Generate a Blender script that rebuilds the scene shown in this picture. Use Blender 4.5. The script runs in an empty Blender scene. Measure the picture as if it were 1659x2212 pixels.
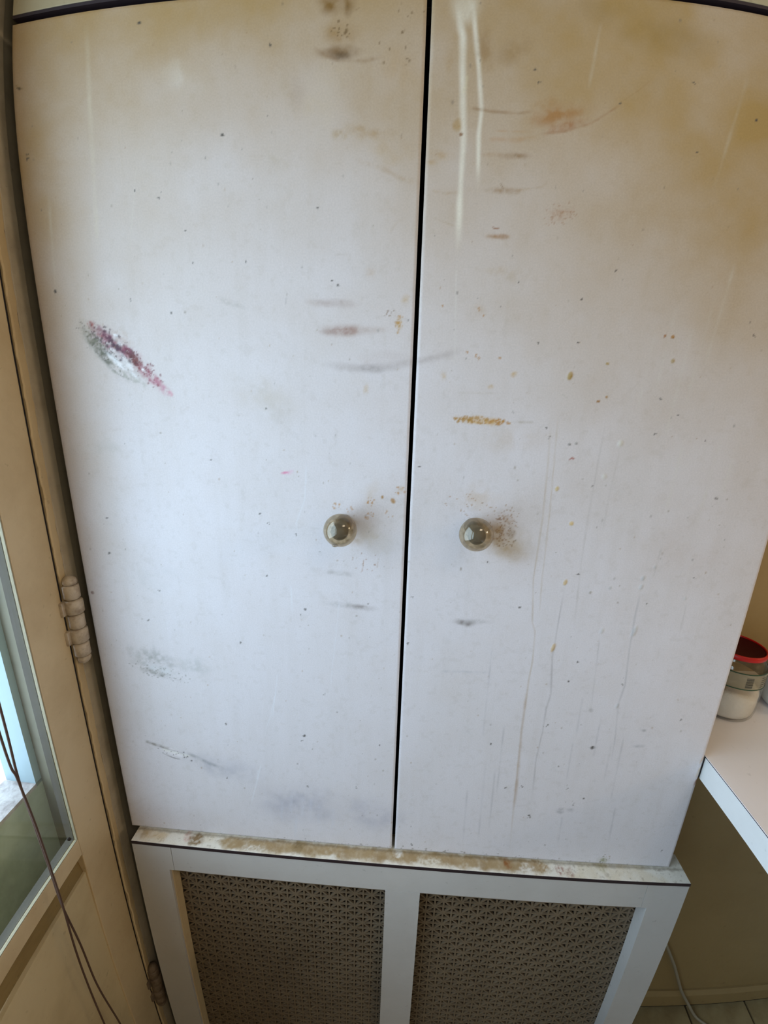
import bpy, bmesh, math, random
import numpy as np
from mathutils import Vector, Matrix

scene = bpy.context.scene
COL = scene.collection

# ------------------------------------------------------------------ camera
# wide phone lens with barrel distortion: polynomial lens, focal length about 9.3 mm on a 16.59 x 22.12 mm sensor
cam = bpy.data.cameras.new('camera')
cam_ob = bpy.data.objects.new('camera', cam)
COL.objects.link(cam_ob)
cam_ob.location = (-0.002254, -0.446718, 0.618281)
cam_ob.rotation_euler = (1.292103, -0.026817, 0.060521)
cam.sensor_fit = 'VERTICAL'
cam.sensor_height = 22.12
cam.sensor_width = 16.59
cam.lens = 9.6
cam.clip_start = 0.01
cam.type = 'PANO'
for holder in (cam, getattr(cam, 'cycles', None)):
    if holder is None or not hasattr(holder, 'panorama_type'):
        continue
    try:
        holder.panorama_type = 'FISHEYE_LENS_POLYNOMIAL'
        holder.fisheye_fov = math.radians(178)
        holder.fisheye_polynomial_k0 = 0.0
        holder.fisheye_polynomial_k1 = -1.078538e-1
        holder.fisheye_polynomial_k2 = 0.039074e-2
        holder.fisheye_polynomial_k3 = 0.369914e-3
        holder.fisheye_polynomial_k4 = -0.163033e-4
    except Exception:
        pass
scene.camera = cam_ob

# ------------------------------------------------------------------ light
world = bpy.data.worlds.new('sky')
scene.world = world
world.use_nodes = True
bg = world.node_tree.nodes['Background']
bg.inputs['Color'].default_value = (0.66, 0.83, 1.0, 1)
bg.inputs['Strength'].default_value = 5.3

def area(name, loc, rot, sx, sy, power, color, portal=False):
    l = bpy.data.lights.new(name, 'AREA')
    l.shape = 'RECTANGLE'
    l.size = sx
    l.size_y = sy
    l.energy = power
    l.color = color
    o = bpy.data.objects.new(name, l)
    o.location = loc
    o.rotation_euler = rot
    COL.objects.link(o)
    if portal:
        l.cycles.is_portal = True
    return o

# daylight enters through the outer window opening (portal only guides sampling)
area('window_portal', (-0.5465, -0.727, 0.58), (0, -math.pi / 2, 0), 1.0, 1.44, 1, (1, 1, 1), True)
# two warm globe bulbs of the room's lamp, to the right of the camera
for loc in ((1.72, -0.50, 1.10), (1.78, -0.68, 1.04)):
    l = bpy.data.lights.new('globe_bulb', 'POINT')
    l.energy = 7.0
    l.shadow_soft_size = 0.07
    l.color = (1.0, 0.78, 0.52)
    o = bpy.data.objects.new('globe_bulb', l)
    o.location = loc
    COL.objects.link(o)

# unseen overhead area light, added to fill the lower cabinet and floor
area('overhead_fill', (0.75, -1.15, 1.66), (0, 0, 0), 0.45, 0.45, 5, (1.0, 0.84, 0.62))

vs = scene.view_settings
vs.view_transform = 'Standard'
vs.look = 'None'
vs.gamma = 1.0
vs.use_curve_mapping = False
vs.exposure = 0.07
scene.cycles.use_denoising = True
scene.cycles.use_light_tree = False
scene.cycles.max_bounces = 5
scene.cycles.diffuse_bounces = 3
scene.cycles.glossy_bounces = 2
scene.cycles.caustics_reflective = False
scene.cycles.caustics_refractive = False
scene.cycles.adaptive_threshold = 0.02

# ------------------------------------------------------------------ helpers
def lin(c):
    return tuple(((v / 255) / 12.92 if v / 255 <= 0.04045 else ((v / 255 + 0.055) / 1.055) ** 2.4) for v in c)

def tag(o, label=None, cat=None, group=None, kind=None):
    if label: o['label'] = label
    if cat: o['category'] = cat
    if group: o['group'] = group
    if kind: o['kind'] = kind
    return o

def empty(name, loc=(0, 0, 0), rz=0.0):
    o = bpy.data.objects.new(name, None)
    o.location = loc
    o.rotation_euler = (0, 0, rz)
    o.empty_display_size = 0.05
    COL.objects.link(o)
    return o

def link_mesh(name, me, mat, parent=None, smooth=False):
    if mat is not None and not me.materials:
        me.materials.append(mat)
    if smooth:
        me.polygons.foreach_set('use_smooth', [True] * len(me.polygons))
    o = bpy.data.objects.new(name, me)
    COL.objects.link(o)
    o.parent = parent
    return o

def from_bm(name, bm, mat, parent=None, smooth=False):
    bmesh.ops.recalc_face_normals(bm, faces=bm.faces[:])
    me = bpy.data.meshes.new(name)
    bm.to_mesh(me)
    bm.free()
    return link_mesh(name, me, mat, parent, smooth)

def add_box(bm, lo, hi, bevel=0.0):
    m = Matrix.Translation([(a + b) / 2 for a, b in zip(lo, hi)]) @ Matrix.Diagonal([max(b - a, 1e-5) for a, b in zip(lo, hi)] + [1])
    r = bmesh.ops.create_cube(bm, size=1.0, matrix=m)
    if bevel > 0:
        es = list({e for v in r['verts'] for e in v.link_edges})
        bmesh.ops.bevel(bm, geom=es, offset=bevel, segments=2, affect='EDGES', profile=0.6)

def box(name, lo, hi, mat, parent=None, bevel=0.0):
    bm = bmesh.new()
    add_box(bm, lo, hi, bevel)
    return from_bm(name, bm, mat, parent)

def prism(name, poly, axis, a, b, mat, parent=None, bevel=0.0):
    """poly: 2D outline; extruded along axis from a to b. axis 1 -> poly is (x,z); axis 2 -> (x,y); axis 0 -> (y,z)"""
    bm = bmesh.new()
    def P(u, v, w):
        return {0: (w, u, v), 1: (u, w, v), 2: (u, v, w)}[axis]
    v0 = [bm.verts.new(P(u, v, a)) for u, v in poly]
    v1 = [bm.verts.new(P(u, v, b)) for u, v in poly]
    bm.faces.new(v0)
    bm.faces.new(v1[::-1])
    n = len(poly)
    for i in range(n):
        bm.faces.new((v0[i], v0[(i + 1) % n], v1[(i + 1) % n], v1[i]))
    if bevel:
        bmesh.ops.bevel(bm, geom=bm.edges[:], offset=bevel, segments=1, affect='EDGES')
    return from_bm(name, bm, mat, parent)

def lathe(name, prof, mat, parent=None, loc=(0, 0, 0), axis='Z', seg=48, smooth=True, cap=True):
    bm = bmesh.new()
    rings = []
    for r, h in prof:
        if r < 1e-6:
            rings.append([bm.verts.new((0, 0, h))])
        else:
            rings.append([bm.verts.new((r * math.cos(2 * math.pi * k / seg), r * math.sin(2 * math.pi * k / seg), h)) for k in range(seg)])
    for A, Bq in zip(rings, rings[1:]):
        for k in range(seg):
            a0, a1 = A[k % len(A)], A[(k + 1) % len(A)]
            b0, b1 = Bq[k % len(Bq)], Bq[(k + 1) % len(Bq)]
            vs_ = []
            for v in (a0, a1, b1, b0):
                if v not in vs_:
                    vs_.append(v)
            if len(vs_) > 2:
                bm.faces.new(vs_)
    if axis == 'Y':
        bmesh.ops.rotate(bm, verts=bm.verts[:], cent=(0, 0, 0), matrix=Matrix.Rotation(math.pi / 2, 3, 'X'))
    bmesh.ops.translate(bm, verts=bm.verts[:], vec=loc)
    return from_bm(name, bm, mat, parent, smooth)

def tube(name, pts, r, mat, parent=None, seg=10, sub=8):
    P = [Vector(p) for p in pts]
    C = []
    for i in range(len(P) - 1):
        p0, p1, p2, p3 = P[max(i - 1, 0)], P[i], P[i + 1], P[min(i + 2, len(P) - 1)]
        for k in range(sub):
            t = k / sub
            C.append(0.5 * ((2 * p1) + (p2 - p0) * t + (2 * p0 - 5 * p1 + 4 * p2 - p3) * t * t + (3 * p1 - p0 - 3 * p2 + p3) * t ** 3))
    C.append(P[-1])
    bm = bmesh.new()
    rings = []
    for i, c in enumerate(C):
        d = (C[min(i + 1, len(C) - 1)] - C[max(i - 1, 0)]).normalized()
        a = d.cross(Vector((1, 0, 0)))
        if a.length < 0.1:
            a = d.cross(Vector((0, 1, 0)))
        a.normalize()
        b = d.cross(a)
        rings.append([bm.verts.new(c + (a * math.cos(2 * math.pi * k / seg) + b * math.sin(2 * math.pi * k / seg)) * r) for k in range(seg)])
    for A, Bq in zip(rings, rings[1:]):
        for k in range(seg):
            bm.faces.new((A[k], A[(k + 1) % seg], Bq[(k + 1) % seg], Bq[k]))
    bm.faces.new(rings[0])
    bm.faces.new(rings[-1])
    return from_bm(name, bm, mat, parent, True)

# ------------------------------------------------------------------ materials
def mat_paint(name, col, dirt=None, amount=0.3, scale=14.0, rough=0.5, bump=0.12, bscale=90.0, spec=0.4, fine=0.25, stretch=(1, 1, 1)):
    m = bpy.data.materials.new(name)
    m.use_nodes = True
    nt = m.node_tree
    N, L = nt.nodes, nt.links
    bs = N['Principled BSDF']
    bs.inputs['Roughness'].default_value = rough
    bs.inputs['Specular IOR Level'].default_value = spec
    tc = N.new('ShaderNodeTexCoord')
    mp = N.new('ShaderNodeMapping')
    mp.inputs['Scale'].default_value = stretch
    L.new(tc.outputs['Object'], mp.inputs['Vector'])
    n1 = N.new('ShaderNodeTexNoise')
    n1.inputs['Scale'].default_value = scale
    n1.inputs['Detail'].default_value = 8
    n1.inputs['Roughness'].default_value = 0.65
    L.new(mp.outputs['Vector'], n1.inputs['Vector'])
    cr = N.new('ShaderNodeValToRGB')
    cr.color_ramp.elements[0].position = 0.45
    cr.color_ramp.elements[1].position = 0.75
    L.new(n1.outputs['Fac'], cr.inputs['Fac'])
    n2 = N.new('ShaderNodeTexNoise')
    n2.inputs['Scale'].default_value = scale * 14
    n2.inputs['Detail'].default_value = 4
    L.new(tc.outputs['Object'], n2.inputs['Vector'])
    cr2 = N.new('ShaderNodeValToRGB')
    cr2.color_ramp.elements[0].position = 0.66
    cr2.color_ramp.elements[1].position = 0.74
    L.new(n2.outputs['Fac'], cr2.inputs['Fac'])
    c = lin(col) + (1,)
    d = lin(dirt if dirt else [v * 0.7 for v in col]) + (1,)
    mul = N.new('ShaderNodeMath'); mul.operation = 'MULTIPLY'; mul.inputs[1].default_value = amount
    L.new(cr.outputs['Color'], mul.inputs[0])
    mx = N.new('ShaderNodeMix'); mx.data_type = 'RGBA'
    mx.inputs['A'].default_value = c
    mx.inputs['B'].default_value = d
    L.new(mul.outputs[0], mx.inputs['Factor'])
    mul2 = N.new('ShaderNodeMath'); mul2.operation = 'MULTIPLY'; mul2.inputs[1].default_value = fine
    L.new(cr2.outputs['Color'], mul2.inputs[0])
    mx2 = N.new('ShaderNodeMix'); mx2.data_type = 'RGBA'
    L.new(mx.outputs['Result'], mx2.inputs['A'])
    mx2.inputs['B'].default_value = tuple(v * 0.45 for v in d[:3]) + (1,)
    L.new(mul2.outputs[0], mx2.inputs['Factor'])
    L.new(mx2.outputs['Result'], bs.inputs['Base Color'])
    if bump:
        n3 = N.new('ShaderNodeTexNoise')
        n3.inputs['Scale'].default_value = bscale
        n3.inputs['Detail'].default_value = 3
        L.new(mp.outputs['Vector'], n3.inputs['Vector'])
        bp = N.new('ShaderNodeBump')
        bp.inputs['Strength'].default_value = bump
        bp.inputs['Distance'].default_value = 0.002
        L.new(n3.outputs['Fac'], bp.inputs['Height'])
        L.new(bp.outputs['Normal'], bs.inputs['Normal'])
    return m

def mat_plain(name, col, rough=0.5, metal=0.0, spec=0.4):
    return mat_paint(name, col, None, 0.15, 30, rough, 0.0, 50, spec, 0.0)

def mat_stained(name, rough=0.42):
    """white paint whose stains come from the mesh's own 'stain' colours, with fine procedural speckle"""
    m = bpy.data.materials.new(name)
    m.use_nodes = True
    nt = m.node_tree
    N, L = nt.nodes, nt.links
    bs = N['Principled BSDF']
    bs.inputs['Specular IOR Level'].default_value = 0.35
    at = N.new('ShaderNodeAttribute')
    at.attribute_name = 'stain'
    tc = N.new('ShaderNodeTexCoord')
    n = N.new('ShaderNodeTexNoise'); n.inputs['Scale'].default_value = 620; n.inputs['Detail'].default_value = 2
    L.new(tc.outputs['Object'], n.inputs['Vector'])
    mr = N.new('ShaderNodeMapRange')
    mr.inputs['From Min'].default_value = 0.25; mr.inputs['From Max'].default_value = 0.75
    mr.inputs['To Min'].default_value = 0.94; mr.inputs['To Max'].default_value = 1.05
    L.new(n.outputs['Fac'], mr.inputs['Value'])
    vm = N.new('ShaderNodeVectorMath'); vm.operation = 'SCALE'
    L.new(at.outputs['Color'], vm.inputs[0])
    L.new(mr.outputs['Result'], vm.inputs['Scale'])
    L.new(vm.outputs['Vector'], bs.inputs['Base Color'])
    n2 = N.new('ShaderNodeTexNoise'); n2.inputs['Scale'].default_value = 9; n2.inputs['Detail'].default_value = 6
    L.new(tc.outputs['Object'], n2.inputs['Vector'])
    mr2 = N.new('ShaderNodeMapRange')
    mr2.inputs['To Min'].default_value = rough - 0.1; mr2.inputs['To Max'].default_value = rough + 0.18
    L.new(n2.outputs['Fac'], mr2.inputs['Value'])
    L.new(mr2.outputs['Result'], bs.inputs['Roughness'])
    n3 = N.new('ShaderNodeTexNoise'); n3.inputs['Scale'].default_value = 45; n3.inputs['Detail'].default_value = 4
    L.new(tc.outputs['Object'], n3.inputs['Vector'])
    bp = N.new('ShaderNodeBump'); bp.inputs['Strength'].default_value = 0.08; bp.inputs['Distance'].default_value = 0.002
    L.new(n3.outputs['Fac'], bp.inputs['Height'])
    L.new(bp.outputs['Normal'], bs.inputs['Normal'])
    return m

def mat_glass(name, tint, gloss=0.08, haze=0.0, haze_col=(0.5, 0.5, 0.45)):
    """thin pane: clear body with a faint reflection and a film of dust"""
    m = bpy.data.materials.new(name)
    m.use_nodes = True
    nt = m.node_tree
    N, L = nt.nodes, nt.links
    for x in list(N):
        N.remove(x)
    out = N.new('ShaderNodeOutputMaterial')
    tr = N.new('ShaderNodeBsdfTransparent'); tr.inputs['Color'].default_value = tuple(tint) + (1,)
    gl = N.new('ShaderNodeBsdfGlossy'); gl.inputs['Roughness'].default_value = 0.04
    df = N.new('ShaderNodeBsdfDiffuse'); df.inputs['Color'].default_value = tuple(haze_col) + (1,)
    fr = N.new('ShaderNodeLayerWeight'); fr.inputs['Blend'].default_value = 0.5
    pw5 = N.new('ShaderNodeMath'); pw5.operation = 'POWER'; pw5.inputs[1].default_value = 4.0
    L.new(fr.outputs['Facing'], pw5.inputs[0])
    mu = N.new('ShaderNodeMath'); mu.operation = 'MULTIPLY_ADD'; mu.inputs[1].default_value = 0.5; mu.inputs[2].default_value = gloss * 0.5
    L.new(pw5.outputs[0], mu.inputs[0])
    m1 = N.new('ShaderNodeMixShader')
    L.new(mu.outputs[0], m1.inputs[0]); L.new(tr.outputs[0], m1.inputs[1]); L.new(gl.outputs[0], m1.inputs[2])
    tc = N.new('ShaderNodeTexCoord')
    n = N.new('ShaderNodeTexNoise'); n.inputs['Scale'].default_value = 22; n.inputs['Detail'].default_value = 9
    L.new(tc.outputs['Object'], n.inputs['Vector'])
    mr = N.new('ShaderNodeMapRange'); mr.inputs['From Min'].default_value = 0.3; mr.inputs['From Max'].default_value = 0.8
    mr.inputs['To Min'].default_value = haze * 0.5; mr.inputs['To Max'].default_value = haze * 1.7
    L.new(n.outputs['Fac'], mr.inputs['Value'])
    m2 = N.new('ShaderNodeMixShader')
    L.new(mr.outputs[0], m2.inputs[0]); L.new(m1.outputs[0], m2.inputs[1]); L.new(df.outputs[0], m2.inputs[2])
    L.new(m2.outputs[0], out.inputs['Surface'])
    return m

def mat_clear(name, tint, reflect=0.075, cloud=0.16):
    """clear aged plastic: tinted see-through body, mirror-like skin, cloudy smears"""
    m = bpy.data.materials.new(name)
    m.use_nodes = True
    nt = m.node_tree
    N, L = nt.nodes, nt.links
    for x in list(N):
        N.remove(x)
    out = N.new('ShaderNodeOutputMaterial')
    tc = N.new('ShaderNodeTexCoord')
    n = N.new('ShaderNodeTexNoise'); n.inputs['Scale'].default_value = 130; n.inputs['Detail'].default_value = 7
    L.new(tc.outputs['Object'], n.inputs['Vector'])
    cr = N.new('ShaderNodeValToRGB')
    cr.color_ramp.elements[0].position = 0.38
    cr.color_ramp.elements[0].color = tuple(v * 0.6 for v in tint) + (1,)
    cr.color_ramp.elements[1].position = 0.55
    cr.color_ramp.elements[1].color = tuple(tint) + (1,)
    L.new(n.outputs['Fac'], cr.inputs['Fac'])
    tr = N.new('ShaderNodeBsdfTransparent'); L.new(cr.outputs['Color'], tr.inputs['Color'])
    gl = N.new('ShaderNodeBsdfGlossy'); gl.inputs['Roughness'].default_value = 0.07
    gl.inputs['Color'].default_value = (0.95, 0.92, 0.86, 1)
    df = N.new('ShaderNodeBsdfDiffuse'); df.inputs['Color'].default_value = (0.50, 0.40, 0.27, 1)
    m1 = N.new('ShaderNodeMixShader'); m1.inputs[0].default_value = cloud
    L.new(tr.outputs[0], m1.inputs[1]); L.new(df.outputs[0], m1.inputs[2])
    lw_ = N.new('ShaderNodeLayerWeight'); lw_.inputs['Blend'].default_value = 0.5
    p4 = N.new('ShaderNodeMath'); p4.operation = 'POWER'; p4.inputs[1].default_value = 3.0
    L.new(lw_.outputs['Facing'], p4.inputs[0])
    ma = N.new('ShaderNodeMath'); ma.operation = 'MULTIPLY_ADD'; ma.inputs[1].default_value = 0.45; ma.inputs[2].default_value = reflect
    L.new(p4.outputs[0], ma.inputs[0])
    m2 = N.new('ShaderNodeMixShader')
    L.new(ma.outputs[0], m2.inputs[0]); L.new(m1.outputs[0], m2.inputs[1]); L.new(gl.outputs[0], m2.inputs[2])
    L.new(m2.outputs[0], out.inputs['Surface'])
    return m

M = {}
M['cream'] = mat_paint('cream_paint', (208, 186, 148), (160, 128, 84), 0.45, 9, 0.5, 0.25, 60)
M['panel_cream'] = mat_paint('panel_cream_paint', (208, 188, 148), (150, 122, 76), 0.5, 7, 0.5, 0.25, 60)
M['grey_trim'] = mat_paint('grey_beige_paint', (200, 190, 172), (140, 126, 106), 0.55, 18, 0.55, 0.3, 80)
M['dark_trim'] = mat_paint('dark_grey_filler', (160, 154, 140), (110, 104, 94), 0.5, 14, 0.6, 0.2, 80)
M['moulding'] = mat_paint('bare_brown_moulding', (140, 116, 72), (92, 72, 42), 0.8, 16, 0.65, 0.5, 90, 0.3, 0.4, (1, 0.25, 1))
M['putty'] = mat_paint('pale_putty', (158, 150, 126), (150, 140, 120), 0.5, 40, 0.6, 0.4, 200)
M['outer'] = mat_paint('grey_green_paint', (122, 118, 102), (88, 86, 74), 0.55, 10, 0.6, 0.3, 60)
M['rebate'] = mat_paint('darkened_rebate', (76, 69, 58), (56, 50, 42), 0.5, 20, 0.7, 0.3, 60)  # dark skin for the stile's glass side, which would otherwise look brightly lit
M['outer_jamb'] = mat_paint('pale_blue_grey_paint', (150, 170, 180), (130, 146, 156), 0.5, 10, 0.6, 0.2, 60, 0.4, 0.0, (1, 1, 0.1))
M['outer_apron'] = mat_paint('grey_teal_paint', (176, 186, 172), (120, 128, 112), 0.7, 14, 0.6, 0.3, 60)
M['dusty'] = mat_paint('dusty_sill', (190, 184, 184), (110, 96, 96), 0.9, 45, 0.8, 0.9, 120, 0.2, 0.6)
M['white'] = mat_paint('white_paint', (190, 188, 188), (160, 156, 152), 0.35, 8, 0.45, 0.1, 60)
M['yellowed'] = mat_paint('yellowed_white_paint', (172, 160, 130), (146, 130, 92), 0.5, 6, 0.5, 0.1, 60)
M['white_side'] = mat_paint('white_edge_paint', (200, 196, 190), (150, 120, 90), 0.6, 20, 0.5, 0.2, 80)
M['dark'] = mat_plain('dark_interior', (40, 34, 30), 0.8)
M['black_edge'] = mat_plain('dark_edge_and_gap', (40, 28, 34), 0.6)
M['grille'] = mat_paint('brown_grey_grille', (116, 102, 84), (82, 68, 52), 0.6, 9, 0.6, 0.15, 120)
M['radiator'] = mat_paint('brown_radiator', (42, 34, 27), (26, 20, 16), 0.6, 9, 0.6, 0.1, 60)
M['laminate'] = mat_paint('white_laminate', (236, 231, 234), (222, 214, 214), 0.3, 6, 0.35, 0.0)
M['laminate_edge'] = mat_paint('white_laminate_edge', (226, 228, 230), (200, 200, 200), 0.3, 12, 0.4, 0.0)
M['wall'] = mat_paint('tan_wall_paint', (166, 141, 98), (140, 114, 70), 0.5, 3, 0.6, 0.2, 120)
M['room'] = mat_paint('beige_room_paint', (196, 184, 160), (170, 152, 124), 0.3, 3, 0.7, 0.1, 100)
M['tile'] = mat_paint('beige_floor_tile', (176, 156, 116), (130, 106, 70), 0.6, 14, 0.45, 0.1, 80)
M['grout'] = mat_plain('grout', (96, 82, 56), 0.9)
M['cable'] = mat_plain('grey_cable', (170, 160, 140), 0.5)
M['cord'] = mat_plain('brown_cord', (84, 62, 52), 0.8)
M['hinge'] = mat_paint('painted_hinge', (196, 182, 164), (110, 84, 60), 0.7, 90, 0.45, 0.3, 300)
M['rust'] = mat_paint('rusty_hinge', (120, 104, 88), (60, 42, 30), 0.8, 70, 0.6, 0.5, 300)
M['pane'] = mat_glass('dirty_window_glass', (0.95, 0.97, 0.96), 0.05, 0.012, (0.42, 0.45, 0.40))
M['jar_glass'] = mat_glass('jar_glass', (0.95, 0.95, 0.93), 0.08, 0.015, (0.6, 0.58, 0.5))
M['knob'] = mat_clear('clear_amber_plastic', (0.86, 0.77, 0.62))
M['core'] = mat_plain('dark_knob_screw', (34, 30, 28), 0.3)
M['powder'] = mat_paint('white_powder', (240, 230, 222), (216, 202, 184), 0.4, 40, 0.9, 0.5, 300)
M['lid'] = mat_paint('red_plastic_lid', (190, 22, 20), (150, 10, 10), 0.3, 30, 0.35, 0.0)
M['lid_top'] = mat_paint('shaded_red_lid_top', (62, 5, 5), (46, 3, 3), 0.3, 30, 0.7, 0.0, 50, 0.15)  # dark red paints the recess shade into the lid's top
M['label'] = mat_glass('clear_paper_label', (0.80, 0.78, 0.70), 0.02, 0.30, (0.62, 0.58, 0.46))
M['green'] = mat_plain('dark_green_print', (20, 66, 44), 0.5)
M['print'] = mat_plain('grey_print', (74, 72, 64), 0.6)
M['ceramic'] = mat_plain('white_ceramic', (214, 218, 216), 0.25)

# ------------------------------------------------------------------ stain painting
FILM = np.array([[0.01,0.02,0.03,0.05,0.1,0.17,0.28,0.42,0.56,0.64,0.71,0.79,0.85],[0.0,0.0,0.0,0.0,0.01,0.01,0.03,0.08,0.17,0.31,0.47,0.64,0.81],[0.0,0.0,0.0,0.0,0.01,0.02,0.04,0.08,0.14,0.22,0.36,0.58,0.8],[0.0,0.0,0.0,0.0,0.01,0.02,0.04,0.08,0.15,0.23,0.37,0.6,0.81],[0.0,0.0,0.0,0.0,0.01,0.02,0.05,0.09,0.19,0.3,0.46,0.7,0.85],[0.0,0.0,0.0,0.0,0.01,0.02,0.05,0.11,0.26,0.42,0.59,0.77,0.8],[0.0,0.0,0.0,0.0,0.01,0.03,0.08,0.16,0.34,0.53,0.71,0.86,0.91],[0.0,0.0,0.0,0.01,0.03,0.07,0.13,0.24,0.44,0.65,0.83,0.93,0.9],[0.0,0.0,0.01,0.03,0.08,0.16,0.27,0.38,0.53,0.7,0.84,0.93,0.91]])
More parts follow.
